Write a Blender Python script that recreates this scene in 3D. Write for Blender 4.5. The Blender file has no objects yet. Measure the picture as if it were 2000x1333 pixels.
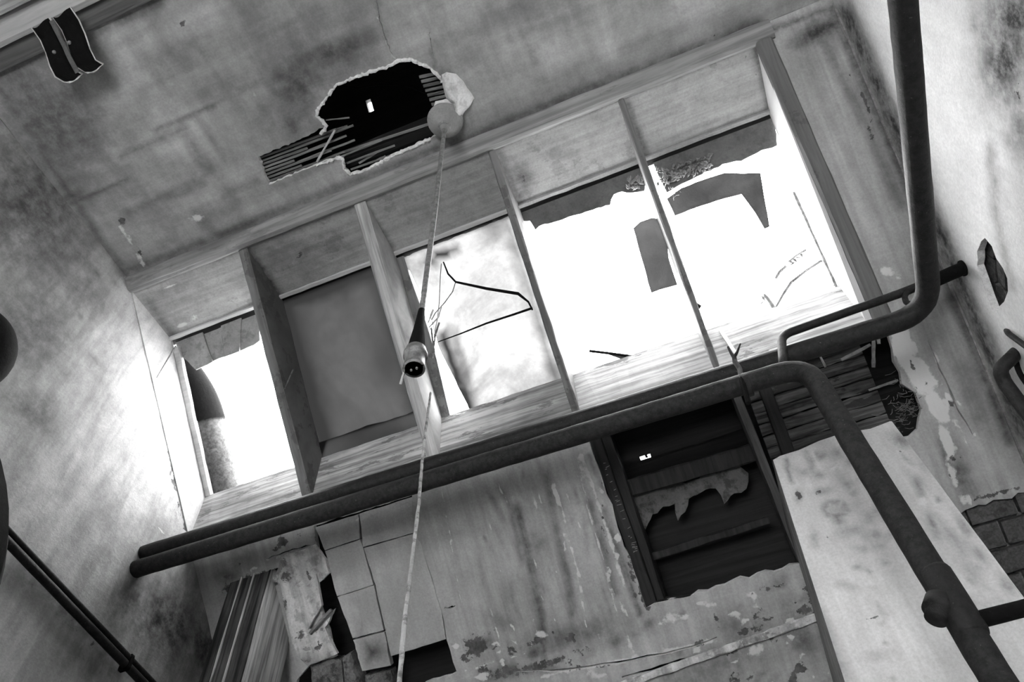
import bpy, bmesh, math, random
import numpy as np
from mathutils import Vector, Matrix, noise as mnoise
from mathutils.geometry import delaunay_2d_cdt

random.seed(7)
SC = bpy.context.scene
COL = SC.collection
CZ = 1.5                       # eye height above the floor

# ------------------------------------------------------------------ camera
F = 1473.18
_R = np.array([[0.9299912, 0.36516595, -0.0420737],
               [-0.32201558, 0.75415529, -0.57232487],
               [-0.17726345, 0.54580548, 0.81894691]])
_u, _s, _v = np.linalg.svd(_R)
R = _u @ _v                    # rows: camera right, down, forward in room axes
cam_d = bpy.data.cameras.new('camera')
cam = bpy.data.objects.new('camera', cam_d)
COL.objects.link(cam)
cam_d.sensor_width = 36.0
cam_d.lens = F / 2000 * 36
cam_d.clip_start = 0.02
M = Matrix.Identity(4)
for i in range(3):
    M[i][0] = R[0][i]; M[i][1] = -R[1][i]; M[i][2] = -R[2][i]
M[2][3] = CZ
cam.matrix_world = M
SC.camera = cam

# ------------------------------------------------------------------ light
world = bpy.data.worlds.new('overcast_sky'); SC.world = world
world.use_nodes = True
bg = world.node_tree.nodes['Background']
bg.inputs[0].default_value = (1, 1, 1, 1)
bg.inputs[1].default_value = 20.0
SC.view_settings.view_transform = 'Standard'
SC.view_settings.look = 'None'
SC.view_settings.gamma = 1.0
SC.view_settings.use_curve_mapping = False
SC.view_settings.exposure = -0.12

def area(name, loc, rot, sx, sy, power):
    l = bpy.data.lights.new(name, 'AREA'); l.shape = 'RECTANGLE'
    l.size = sx; l.size_y = sy; l.energy = power
    o = bpy.data.objects.new(name, l); COL.objects.link(o)
    o.location = loc; o.rotation_euler = rot
    return o
# added fill light at an unseen opening behind the viewer
area('rear_fill', (-0.4, -2.28, 1.25), (math.radians(90), 0, 0), 1.5, 1.5, 11)

# ------------------------------------------------------------------ geometry of the room
H = 2.2; SL = 0.93; Y0 = 0.735           # ceiling height over the eye, pitch, fold line
XL, XR = -1.545, 0.752
YB, YF = -2.3, 2.5
GY, GZ, GS = 0.985, 2.172, 0.985         # glazing / roof plane
def zS(y): return H - SL * (y - Y0)
def zG(y): return GZ - GS * (y - GY)
def ray(p): return R.T @ np.array([(p[0] - 1000) / F, (p[1] - 666.5) / F, 1.0])
def pln(p, n, c):
    d = ray(p); return d * c / (np.dot(n, d))
def oz(p, z): return pln(p, (0, 0, 1), z)
def oy(p, y): return pln(p, (0, 1, 0), y)
def ox(p, x): return pln(p, (1, 0, 0), x)
def oS(p, off=0.0): return pln(p, (0, SL, 1), H + SL * Y0 + off)
def oG(p, off=0.0): return pln(p, (0, GS, 1), GZ + GS * GY + off)
def prj(P):
    q = np.asarray(P) @ R.T
    return q[..., :2] / q[..., 2:3] * F + np.array([1000, 666.5])

# ------------------------------------------------------------------ object helpers
LOC = {}
def W(p): return Vector((float(p[0]), float(p[1]), float(p[2]) + CZ))
def empty(name, loc, label=None, cat=None, group=None, kind=None):
    o = bpy.data.objects.new(name, None); COL.objects.link(o)
    o.empty_display_size = 0.05
    o.location = W(loc); LOC[o.name] = W(loc)
    tag(o, label, cat, group, kind); return o
def tag(o, label=None, cat=None, group=None, kind=None):
    if label: o['label'] = label
    if cat: o['category'] = cat
    if group: o['group'] = group
    if kind: o['kind'] = kind
    return o
def mesh(name, V, Fc, mats, parent=None, mi=None, smooth=False, label=None, cat=None, group=None, kind=None, loc=None, colors=None):
    V = [W(v) for v in V]
    if loc is None:
        mn = Vector([min(v[i] for v in V) for i in range(3)]); mx = Vector([max(v[i] for v in V) for i in range(3)])
        o0 = (mn + mx) / 2
    else: o0 = W(loc)
    me = bpy.data.meshes.new(name)
    me.from_pydata([tuple(v - o0) for v in V], [], [tuple(int(i) for i in f) for f in Fc])
    if not isinstance(mats, (list, tuple)): mats = [mats]
    for m in mats: me.materials.append(m)
    if mi is not None: me.polygons.foreach_set('material_index', [int(i) for i in mi])
    if smooth: me.polygons.foreach_set('use_smooth', [True] * len(me.polygons))
    if colors is not None:
        a = me.attributes.new('paint', 'FLOAT_COLOR', 'POINT')
        a.data.foreach_set('color', np.asarray(colors, dtype=np.float32).ravel())
    me.validate(); me.update()
    o = bpy.data.objects.new(name, me); COL.objects.link(o)
    if parent is not None:
        o.parent = parent; o.location = o0 - LOC[parent.name]
    else: o.location = o0
    LOC[o.name] = o0
    return tag(o, label, cat, group, kind)

def fix_normals(V, Fc):
    bm = bmesh.new(); vs = [bm.verts.new(tuple(map(float, v))) for v in V]
    for f in Fc:
        try: bm.faces.new([vs[i] for i in f])
        except ValueError: pass
    bmesh.ops.recalc_face_normals(bm, faces=bm.faces)
    bm.verts.index_update()
    out = [[v.index for v in f.verts] for f in bm.faces]; bm.free(); return out

def box(x0, x1, y0, y1, z0, z1):
    V = [(x, y, z) for x in (x0, x1) for y in (y0, y1) for z in (z0, z1)]
    Fc = [(0, 1, 3, 2), (4, 6, 7, 5), (0, 4, 5, 1), (2, 3, 7, 6), (0, 2, 6, 4), (1, 5, 7, 3)]
    return V, Fc
def slab(poly, d, seg=0, jit=0.0, rnd=random):
    """polygon (list of 3-vectors) given thickness d (3-vector), optional edge jitter"""
    P = [np.array(p, float) for p in poly]
    if seg:
        Q = []
        for i, a in enumerate(P):
            b = P[(i + 1) % len(P)]; n = max(1, int(np.linalg.norm(b - a) / seg))
            for k in range(n):
                q = a + (b - a) * k / n
                if k: q = q + np.array([rnd.uniform(-jit, jit) for _ in range(3)])
                Q.append(q)
        P = Q
    n = len(P); d = np.array(d, float)
    V = P + [p + d for p in P]
    Fc = [tuple(range(n)), tuple(range(2 * n - 1, n - 1, -1))] + [(i, i + n, (i + 1) % n + n, (i + 1) % n) for i in range(n)]
    return V, fix_normals(V, Fc)
def board(a, b, u, v, nseg=12, jit=0.0015, bev=0.15):
    """plank from a to b with cross vectors u (width) and v (thickness), worn edges"""
    a, b, u, v = (np.array(t, float) for t in (a, b, u, v))
    c = bev
    prof = [(c * .5, 0), (1 - c * .5, 0), (1, c), (1, 1 - c), (1 - c * .5, 1), (c * .5, 1), (0, 1 - c), (0, c)]
    V = []; Fc = []
    for k in range(nseg + 1):
        o = a + (b - a) * k / nseg
        for (s, t) in prof:
            V.append(o + u * s + v * t + np.array([random.uniform(-jit, jit) for _ in range(3)]) * (0 < k < nseg))
    m = len(prof)
    for k in range(nseg):
        for i in range(m): Fc.append((k * m + i, k * m + (i + 1) % m, (k + 1) * m + (i + 1) % m, (k + 1) * m + i))
    Fc.append(tuple(range(m))); Fc.append(tuple(range(nseg * m, nseg * m + m)))
    return V, fix_normals(V, Fc)

def round_path(pts, rad, n=7):
    pts = [np.array(p, float) for p in pts]; out = [pts[0]]
    for i in range(1, len(pts) - 1):
        a, b, c = pts[i - 1], pts[i], pts[i + 1]
        u = (a - b); w = (c - b); r = min(rad, .45 * np.linalg.norm(u), .45 * np.linalg.norm(w))
        u /= np.linalg.norm(u); w /= np.linalg.norm(w); s, e = b + u * r, b + w * r
        for k in range(n + 1):
            t = k / n; out.append((1 - t) ** 2 * s + 2 * t * (1 - t) * b + t * t * e)
    out.append(pts[-1]); return out
def dense(pts, step):
    out = [pts[0]]
    for a, b in zip(pts, pts[1:]):
        n = max(1, int(np.linalg.norm(b - a) / step))
        out += [a + (b - a) * k / n for k in range(1, n + 1)]
    return out
def tube(pts, r, seg=16, rough=0.0, cap=True):
    pts = [np.array(p, float) for p in pts]; n = len(pts)
    rr = r if hasattr(r, '__len__') else [r] * n
    T = [pts[min(i + 1, n - 1)] - pts[max(i - 1, 0)] for i in range(n)]; T = [t / np.linalg.norm(t) for t in T]
    up = np.array([0, 0, 1.]) if abs(T[0][2]) < .9 else np.array([0, 1., 0])
    N = np.cross(T[0], up); N /= np.linalg.norm(N); V = []; Fc = []
    for i in range(n):
        N = N - T[i] * np.dot(N, T[i]); N /= np.linalg.norm(N); B = np.cross(T[i], N)
        for k in range(seg):
            a = 2 * math.pi * k / seg
            q = rr[i] * (1 + (random.uniform(-rough, rough)))
            V.append(pts[i] + q * (math.cos(a) * N + math.sin(a) * B))
    for i in range(n - 1):
        for k in range(seg): Fc.append((i * seg + k, i * seg + (k + 1) % seg, (i + 1) * seg + (k + 1) % seg, (i + 1) * seg + k))
    if cap: Fc.append(tuple(range(seg - 1, -1, -1))); Fc.append(tuple(range((n - 1) * seg, n * seg)))
    return V, Fc
def lathe(axis0, axis1, prof, seg=28):
    """prof: list of (t, r) along axis0 -> axis1"""
    a, b = np.array(axis0, float), np.array(axis1, float)
    return tube([a + (b - a) * t for t, _ in prof], [max(r, 1e-4) for _, r in prof], seg)
def join(*vf):
    V = []; Fc = []
    for v, f in vf:
        o = len(V); V += list(v); Fc += [tuple(i + o for i in g) for g in f]
    return V, Fc

def jag(poly, step, amp, seed=0):
    """ragged outline in 2-D"""
    rnd = random.Random(seed); out = []
    n = len(poly)
    for i in range(n):
        a = np.array(poly[i], float); b = np.array(poly[(i + 1) % n], float)
        L = np.linalg.norm(b - a); k = max(1, int(L / step)); nn = np.array([-(b - a)[1], (b - a)[0]]) / max(L, 1e-9)
        for j in range(k):
            q = a + (b - a) * (j / k)
            q = q + nn * rnd.uniform(-amp, amp) * (1 if j else .4); out.append(q)
    return out
def inside(P, poly):
    x, y = P[:, 0], P[:, 1]; c = np.zeros(len(P), bool); n = len(poly)
    for i in range(n):
        x1, y1 = poly[i]; x2, y2 = poly[(i + 1) % n]
        m = ((y1 > y) != (y2 > y))
        with np.errstate(divide='ignore', invalid='ignore'):
            c ^= m & (x < (x2 - x1) * (y - y1) / (y2 - y1 + 1e-15) + x1)
    return c
def sheet(name, outline, holes, to3, spacing, thick, mats, paint=None, relief=None, **kw):
    """plastered surface with holes cut through it; thick: 3-vector to its back"""
    rnd = random.Random(11)
    oxs = [p[0] for p in outline]; oys = [p[1] for p in outline]
    pts = []; edges = []
    def loop(pl):
        s = len(pts); m = len(pl)
        for p in pl: pts.append((float(p[0]), float(p[1])))
        for i in range(m): edges.append((s + i, s + (i + 1) % m))
    op = []
    for i in range(len(outline)):
        a = np.array(outline[i], float); b = np.array(outline[(i + 1) % len(outline)], float)
        k = max(1, int(np.linalg.norm(b - a) / (spacing * 2)))
        op += [a + (b - a) * j / k for j in range(k)]
    loop(op)
    for h in holes: loop(h)
    gx = np.arange(min(oxs) + spacing / 2, max(oxs), spacing); gy = np.arange(min(oys) + spacing / 2, max(oys), spacing)
    G = np.array([(x + rnd.uniform(-.2, .2) * spacing, y + rnd.uniform(-.2, .2) * spacing) for x in gx for y in gy])
    ok = inside(G, outline)
    for h in holes: ok &= ~inside(G, h)
    pts += [tuple(map(float, p)) for p in G[ok]]
    v2, _, f2, *_r = delaunay_2d_cdt([Vector(p) for p in pts], edges, [], 0, 1e-6)
    P2 = np.array([tuple(v) for v in v2]); T = np.array([list(f) for f in f2])
    C = P2[T].mean(1); k = inside(C, outline)
    for h in holes: k &= ~inside(C, h)
    T = T[k]
    V = np.array([to3(p) for p in P2])
    n0 = np.cross(V[T[0][1]] - V[T[0][0]], V[T[0][2]] - V[T[0][0]])
    if np.dot(n0, thick) > 0: T = T[:, ::-1]
    col = None
    if paint is not None: col = paint(prj(V), V)
    if relief is not None: V = V + relief(P2, V)
    from collections import Counter
    ec = Counter()
    for t in T:
        for a, b in ((t[0], t[1]), (t[1], t[2]), (t[2], t[0])): ec[(a, b)] += 1
    bnd = [(a, b) for (a, b) in ec if (b, a) not in ec]
    n = len(V); th = np.array(thick, float)
    bv = sorted({a for e in bnd for a in e}); bi = {a: i for i, a in enumerate(bv)}
    jit = np.array([[rnd.uniform(-1, 1) for _ in range(3)] for _ in bv]) * .0012
    V = np.vstack([V, V[bv] + th + jit])
    Fc = [tuple(t) for t in T]; mi = [0] * len(Fc)
    for a, b in bnd: Fc.append((b, a, n + bi[a], n + bi[b])); mi.append(1)
    if col is not None:
        col = np.vstack([col, col[bv]])
    return mesh(name, V, Fc, mats, mi=mi, colors=col, **kw)

# ------------------------------------------------------------------ materials (all neutral grey: the photograph is black and white)
class NT:
    def __init__(s, name):
        s.m = bpy.data.materials.new(name); s.m.use_nodes = True
        s.t = s.m.node_tree; s.t.nodes.clear()
        s.out = s.n('ShaderNodeOutputMaterial'); s.pos = s.n('ShaderNodeNewGeometry').outputs['Position']
    def n(s, t, **k):
        x = s.t.nodes.new(t)
        for a, b in k.items(): setattr(x, a, b)
        return x
    def l(s, a, b): s.t.links.new(a, b)
    def val(s, x, sock):
        if isinstance(x, (int, float)): sock.default_value = x
        else: s.l(x, sock)
    def math(s, op, a, b=0.0, c=0.0, clamp=False):
        x = s.n('ShaderNodeMath', operation=op, use_clamp=clamp)
        s.val(a, x.inputs[0]); s.val(b, x.inputs[1]); s.val(c, x.inputs[2]); return x.outputs[0]
    def noise(s, scale, detail=4, rough=.55, sc=(1, 1, 1), dist=0.0, off=(0, 0, 0)):
        mp = s.n('ShaderNodeMapping'); mp.inputs['Scale'].default_value = sc; mp.inputs['Location'].default_value = off
        s.l(s.pos, mp.inputs['Vector'])
        x = s.n('ShaderNodeTexNoise'); s.l(mp.outputs[0], x.inputs['Vector'])
        x.inputs['Scale'].default_value = scale; x.inputs['Detail'].default_value = detail
        x.inputs['Roughness'].default_value = rough; x.inputs['Distortion'].default_value = dist
        return x.outputs[0]
    def ramp(s, x, lo, hi, a=0.0, b=1.0):
        r = s.n('ShaderNodeMapRange', interpolation_type='SMOOTHSTEP'); s.val(x, r.inputs[0])
        r.inputs[1].default_value = lo; r.inputs[2].default_value = hi; r.inputs[3].default_value = a; r.inputs[4].default_value = b
        return r.outputs[0]
    def mix(s, f, a, b):   # scalar mix
        return s.math('ADD', s.math('MULTIPLY', a, s.math('SUBTRACT', 1.0, f)), s.math('MULTIPLY', b, f))
    def finish(s, v, rough=.85, spec=.2, bump=None, bstr=.3, bdist=.01, metal=0.0, trans=0.0, transv=.6):
        b = s.n('ShaderNodeBsdfPrincipled')
        c = s.n('ShaderNodeCombineColor')
        v = s.math('MAXIMUM', v, 0.004)
        for i in range(3): s.val(v, c.inputs[i])
        s.l(c.outputs[0], b.inputs['Base Color']); s.val(rough, b.inputs['Roughness'])
        b.inputs['Specular IOR Level'].default_value = spec; b.inputs['Metallic'].default_value = metal
        if bump is not None:
            bp = s.n('ShaderNodeBump'); bp.inputs['Strength'].default_value = bstr; bp.inputs['Distance'].default_value = bdist
            s.l(bump, bp.inputs['Height']); s.l(bp.outputs[0], b.inputs['Normal'])
        o = b.outputs[0]
        if trans:
            t = s.n('ShaderNodeBsdfTranslucent'); s.l(c.outputs[0], t.inputs[0])
            mx = s.n('ShaderNodeMixShader'); mx.inputs[0].default_value = trans
            s.l(o, mx.inputs[1]); s.l(t.outputs[0], mx.inputs[2]); o = mx.outputs[0]
        s.l(o, s.out.inputs[0]); return s.m

def plaster(name, base, var=.25, streak=None, sstr=0.0, bstr=.25, paint=True, mott=0.0, fine=.10, grid=0.0, peel=0.0):
    t = NT(name)
    v = t.math('MULTIPLY', base, t.ramp(t.noise(2.2, 5, .6), .25, .75, 1 - var, 1 + var))
    v = t.math('MULTIPLY', v, t.ramp(t.noise(11, 6, .65, off=(3, 1, 2)), .3, .7, 1 - var * .5, 1 + var * .5))
    fn = t.noise(160, 4, .7)
    v = t.math('MULTIPLY', v, t.ramp(fn, .25, .75, 1 - fine, 1 + fine))
    if streak:
        v = t.math('MULTIPLY', v, t.ramp(t.noise(1.0, 5, .6, sc=streak, dist=.3), .32, .68, 1 - sstr, 1 + sstr * .6))
    if grid:
        v = t.math('MULTIPLY', v, t.ramp(t.noise(1.0, 4, .6, sc=(15, 2.2, 3), dist=.25), .3, .7, 1 - grid, 1 + grid * .5))
        v = t.math('MULTIPLY', v, t.ramp(t.noise(1.0, 4, .6, sc=(2.2, 15, 3), off=(4, 2, 0), dist=.25), .3, .7, 1 - grid, 1 + grid * .5))
    if mott:
        v = t.math('MULTIPLY', v, t.ramp(t.noise(30, 6, .7, off=(7, 7, 7)), .38, .52, 1 - mott, 1.0))
    # hairline scuffs
    sc_ = t.noise(1.0, 3, .5, sc=(9, 9, 140), off=(1, 5, 2)); v = t.math('MULTIPLY', v, t.ramp(sc_, .62, .75, 1.0, 1.06))
    bump = t.math('ADD', t.math('MULTIPLY', t.noise(9, 6, .6, off=(2, 2, 2)), 1.0), t.math('MULTIPLY', fn, .12))
    if peel:
        pn = t.noise(5.5, 8, .68, off=(9, 3, 5)); pm = t.ramp(pn, .60, .615)
        v = t.mix(t.math('MULTIPLY', pm, peel), v, t.math('MULTIPLY', v, .45)); bump = t.math('SUBTRACT', bump, t.math('MULTIPLY', pm, .25))
    if paint:
        at = t.n('ShaderNodeAttribute', attribute_name='paint')
        sp = t.n('ShaderNodeSeparateColor'); t.l(at.outputs['Color'], sp.inputs[0])
        soft, hard, lite = sp.outputs[0], sp.outputs[1], sp.outputs[2]
        nz = t.noise(26, 7, .7, off=(5, 8, 1)); nz2 = t.noise(60, 6, .7, off=(1, 8, 4))
        sf = t.math('MULTIPLY', soft, t.ramp(nz, .25, .7, .55, 1.15), clamp=True)
        v = t.math('MULTIPLY', v, t.math('SUBTRACT', 1.0, t.math('MULTIPLY', sf, .93)))
        lm = t.ramp(t.math('ADD', lite, t.math('MULTIPLY', t.math('SUBTRACT', nz, .5), .9)), .42, .56)
        v = t.mix(t.math('MULTIPLY', lm, .75), v, min(.62, base * 1.75))
        hm = t.ramp(t.math('ADD', hard, t.math('MULTIPLY', t.math('SUBTRACT', nz2, .5), 1.3)), .45, .53)
        v = t.mix(t.math('MULTIPLY', hm, .88), v, t.math('MULTIPLY', t.ramp(nz, .3, .7, .02, .12), 1.0))
        bump = t.math('ADD', bump, t.math('MULTIPLY', lm, .12)); bump = t.math('SUBTRACT', bump, t.math('MULTIPLY', hm, .35))
    return t.finish(v, .9, .15, bump, bstr, .02)

def wood(name, base, axis='x', var=.3, knots=0.0, bstr=.3, peel=0.0, paint=False, psc=7):
    t = NT(name)
    s = {'x': (2.5, 60, 60), 'z': (60, 60, 2.5), 's': (60, 3, 3)}[axis]
    g = t.noise(1.0, 6, .65, sc=s, dist=.6)
    v = t.math('MULTIPLY', base, t.ramp(g, .3, .7, 1 - var, 1 + var))
    v = t.math('MULTIPLY', v, t.ramp(t.noise(4, 4, .6), .3, .7, 1 - var * .5, 1 + var * .4))
    bump = g
    if knots:
        k = t.ramp(t.noise(9, 2, .4, off=(3, 3, 3), sc=(1, 1, 1)), .66, .74); v = t.math('MULTIPLY', v, t.math('SUBTRACT', 1.0, t.math('MULTIPLY', k, knots)))
    if peel:
        pn = t.noise(psc, 8, .7, off=(9, 3, 5), sc=(.3, 1, 1) if axis == 'x' else (1, 1, 1)); pm = t.ramp(pn, .55, .58)
        v = t.mix(t.math('MULTIPLY', pm, peel), v, base * .38); bump = t.math('SUBTRACT', bump, pm)
    if paint:
        at = t.n('ShaderNodeAttribute', attribute_name='paint')
        sp = t.n('ShaderNodeSeparateColor'); t.l(at.outputs['Color'], sp.inputs[0])
        nz = t.noise(26, 7, .7, off=(5, 8, 1))
        v = t.math('MULTIPLY', v, t.math('SUBTRACT', 1.0, t.math('MULTIPLY', t.math('MULTIPLY', sp.outputs[0], t.ramp(nz, .2, .6, .3, 1.1)), .8)))
    return t.finish(v, .75, .25, bump, bstr, .006)

def metal(name, base, rough=.6, speck=.5, bstr=.5, spec=.28):
    t = NT(name)
    n1 = t.noise(70, 6, .75); v = t.math('MULTIPLY', base, t.ramp(n1, .3, .7, .5, 1.7))
    v = t.math('ADD', v, t.math('MULTIPLY', t.ramp(t.noise(190, 3, .6, off=(2, 4, 4)), .66, .74), speck * .12))
    return t.finish(v, rough, spec, n1, bstr, .004, metal=.1)

m_ceil = plaster('ceiling_plaster', .32, .30, grid=.17, bstr=.22)
m_slope = plaster('slope_plaster', .36, .20, streak=(34, 2.2, 2.2), sstr=.16, bstr=.3)
m_break = plaster('broken_plaster_edge', .62, .2, paint=False, bstr=.8, fine=.2)
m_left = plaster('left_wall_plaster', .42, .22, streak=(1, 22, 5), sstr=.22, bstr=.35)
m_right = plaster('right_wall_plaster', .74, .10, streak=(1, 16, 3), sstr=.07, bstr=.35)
m_room = plaster('room_plaster', .26, .15, paint=False)
m_floor = wood('floor_boards', .13, 's', .25)
m_pier = plaster('pier_plaster', .56, .12, streak=(30, 30, 2), sstr=.10, bstr=.3)
m_block = plaster('block_plaster', .36, .16, streak=(30, 3, 3), sstr=.08, bstr=.3)
m_patch = plaster('loose_plaster', .62, .2, paint=False, mott=.25, bstr=.5)
m_flake = plaster('stained_loose_plaster', .5, .25, streak=(30, 3, 3), sstr=.3, mott=.35, bstr=.6, peel=.8)
m_brick = plaster('sooty_brick', .10, .4, paint=False, mott=.4, bstr=.9, fine=.3)
m_stone = plaster('rough_stone', .16, .5, paint=False, mott=.6, bstr=.9, fine=.3)
m_trim = wood('painted_trim', .22, 'x', .3, peel=.35)
m_head = plaster('painted_header', .29, .22, streak=(3, 60, 60), sstr=.14, paint=True, mott=.12, bstr=.25, peel=.35)
m_sill = wood('weathered_sill', .30, 'x', .6, peel=.7, psc=16)
m_sill2 = wood('pale_sill', .36, 'x', .5, peel=.9, psc=7)  # paler sill copy for the last two bays
m_raft = wood('painted_rafter', .14, 's', .3, peel=.5, psc=14)
m_raftl = wood('bare_rafter', .38, 's', .4)
m_jamb = wood('painted_jamb', .55, 's', .12)
m_lip = wood('pale_glazing_lip', .42, 'x', .15)
m_post = wood('weathered_post', .40, 'z', .55)
m_beam = wood('pale_beam', .30, 'x', .4)
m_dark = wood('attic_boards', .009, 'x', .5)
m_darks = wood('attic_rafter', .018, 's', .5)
m_lath = wood('split_lath', .16, 'x', .5)
m_board = wood('stained_attic_boards', .065, 'x', .8, peel=.95)
m_pipe = metal('rusty_pipe', .011)
m_pipel = metal('dusty_pipe', .017, .75)
m_iron = metal('black_iron', .004, .85, .1, .4, .12)
m_steel = metal('old_steel', .16, .45, .3, .3)
m_rope = plaster('cord_fibre', .3, .3, paint=False, mott=.6, bstr=.4)
m_slate = plaster('grey_slate', .22, .3, paint=False, mott=.3)
m_felt = plaster('torn_lead_sheet', .12, .3, paint=False, mott=.2)
m_leaf = plaster('dead_leaves', .22, .5, paint=False, mott=.4)
m_rose = plaster('ceiling_rose_bakelite', .24, .2, paint=False)
m_lag = metal('galvanised_pipe', .06, .6, .1, .1)

def glass_dirty(name, base, trans, var, lo=.3, hi=.7, scale=5.0, smooth_edge=False):
    t = NT(name)
    a = t.noise(scale, 6, .6, dist=.4); b = t.noise(scale * 5, 6, .7, off=(4, 4, 4))
    v = t.math('MULTIPLY', base, t.ramp(a, lo, hi, 1 - var, 1 + var * .4))
    v = t.math('MULTIPLY', v, t.ramp(b, .3, .7, 1 - var * .3, 1 + var * .2))
    at = t.n('ShaderNodeAttribute', attribute_name='paint'); sp = t.n('ShaderNodeSeparateColor'); t.l(at.outputs['Color'], sp.inputs[0])
    v = t.math('MULTIPLY', v, t.math('SUBTRACT', 1.0, sp.outputs[0]))
    return t.finish(v, .35, .5, b, .15, .004, trans=trans)
m_glassb = glass_dirty('dirty_glass', .088, .75, .5)
m_glassd = glass_dirty('tarred_glass', .013, .6, .3, scale=3)
m_glasss = glass_dirty('shard_glass', .015, .6, .3, scale=14)
m_clear = glass_dirty('pale_glass', .6, .8, .2, scale=14)

# ------------------------------------------------------------------ stains and painted-in shade on the surfaces themselves
def segd(P, a, b):
    a = np.array(a, float); b = np.array(b, float); v = b - a
    t = np.clip(((P - a) @ v) / max(v @ v, 1e-9), 0, 1)
    return np.linalg.norm(P - (a + t[:, None] * v), axis=1)
def painter(soft=(), hard=(), lite=()):
    """entries: (x, y, rx, ry, angle, value) blobs or ([(x,y),...], width, value) lines"""
    def ev(P, L):
        o = np.zeros(len(P))
        for e in L:
            if len(e) == 3:
                d = np.min([segd(P, p, q) for p, q in zip(e[0], e[0][1:])], axis=0) / e[1]; o = np.maximum(o, e[2] * np.exp(-d ** 2))
            else:
                x, y, rx, ry, an, val = e; c, s = math.cos(math.radians(an)), math.sin(math.radians(an))
                d = P - np.array([x, y]); u = (d[:, 0] * c + d[:, 1] * s) / rx; w = (-d[:, 0] * s + d[:, 1] * c) / ry
                o = np.maximum(o, val * np.exp(-(u * u + w * w)))
        return np.clip(o, 0, 1)
    def f(P, V):
        return np.stack([np.clip(1.25 * ev(P, soft), 0, 1), ev(P, hard), ev(P, lite), np.ones(len(P))], 1)
    return f
def rbl(n, poly, rx, ry, ang, lo, hi, seed):
    rnd = random.Random(seed); out = []; xs = [p[0] for p in poly]; ys = [p[1] for p in poly]
    while len(out) < n:
        q = np.array([[rnd.uniform(min(xs), max(xs)), rnd.uniform(min(ys), max(ys))]])
        if inside(q, poly)[0]: k = rnd.uniform(.4, 1.3); out.append((q[0][0], q[0][1], rx * k, ry * k * rnd.uniform(.6, 1.3), ang + rnd.uniform(-15, 15), rnd.uniform(lo, hi)))
    return out
BAND = [(890, 1260), (1260, 1205), (1580, 1110), (1620, 1190), (1300, 1290), (900, 1340)]
LOW = [(1180, 1340), (1400, 1262), (1600, 1210), (1680, 1340)]
OVP = [(425, 1150), (470, 1080), (600, 1040), (610, 1070), (560, 1150)]
RIM = [(1150, 880), (1175, 880), (1265, 1180), (1200, 1200)]
DRIP = [(1745, 640), (1800, 640), (1900, 800), (1930, 980), (1880, 990), (1800, 800)]
STR = [(900, 960), (1140, 890), (1220, 1200), (960, 1260)]
def lumps(amp, sc, n, seed=0):
    n = np.array(n, float) / np.linalg.norm(n)
    def f(P2, V):
        h = np.array([mnoise.noise(Vector((p[0] * sc, p[1] * sc, seed))) + .5 * mnoise.noise(Vector((p[0] * sc * 3, p[1] * sc * 3, seed + 9))) for p in P2])
        return (h * amp)[:, None] * n
    return f

# ================================================================== STRUCTURE
UP = np.array([0, 0, 1.])
NS = np.array([0, SL, 1.]) / math.hypot(SL, 1)      # roof slope normal, outwards
NG = np.array([0, GS, 1.]) / math.hypot(GS, 1)

# flat ceiling with the broken hole
ceil_hole_px = [(505, 307), (540, 292), (591, 270), (618, 256), (636, 246), (631, 237), (618, 228), (618, 216), (630, 201), (645, 180),
    (657, 165), (678, 157), (720, 142), (753, 132), (777, 121), (804, 117), (837, 132), (853, 145), (866, 165), (880, 192), (880, 225),
    (872, 258), (846, 268), (804, 288), (768, 303), (735, 321), (708, 334), (684, 340), (673, 330), (670, 312), (660, 309), (630, 318),
    (585, 336), (525, 361), (511, 327)]
ch = jag([oz(p, H)[:2] for p in ceil_hole_px], .009, .0028, 3)
specks = [[(238, 425), (246, 436), (236, 446), (228, 430)], [(352, 44), (370, 40), (366, 52), (356, 50)], [(260, 480), (270, 487), (284, 503), (274, 508), (266, 494)]]
def ystreaks(n, seed):
    rnd = random.Random(seed); out = []
    for i in range(n):
        p = np.array([rnd.uniform(20, 1450), rnd.uniform(0, 480)]); L = rnd.uniform(40, 150)
        d = np.array([1985, 2702.]) - p if i % 2 == 0 else p - np.array([-6729, 3343.]); d /= np.linalg.norm(d)
        out.append(([tuple(p), tuple(p + d * L)], rnd.uniform(6, 16), rnd.uniform(.12, .42) * (1.3 if p[0] < 500 else .6)))
    return out
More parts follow.
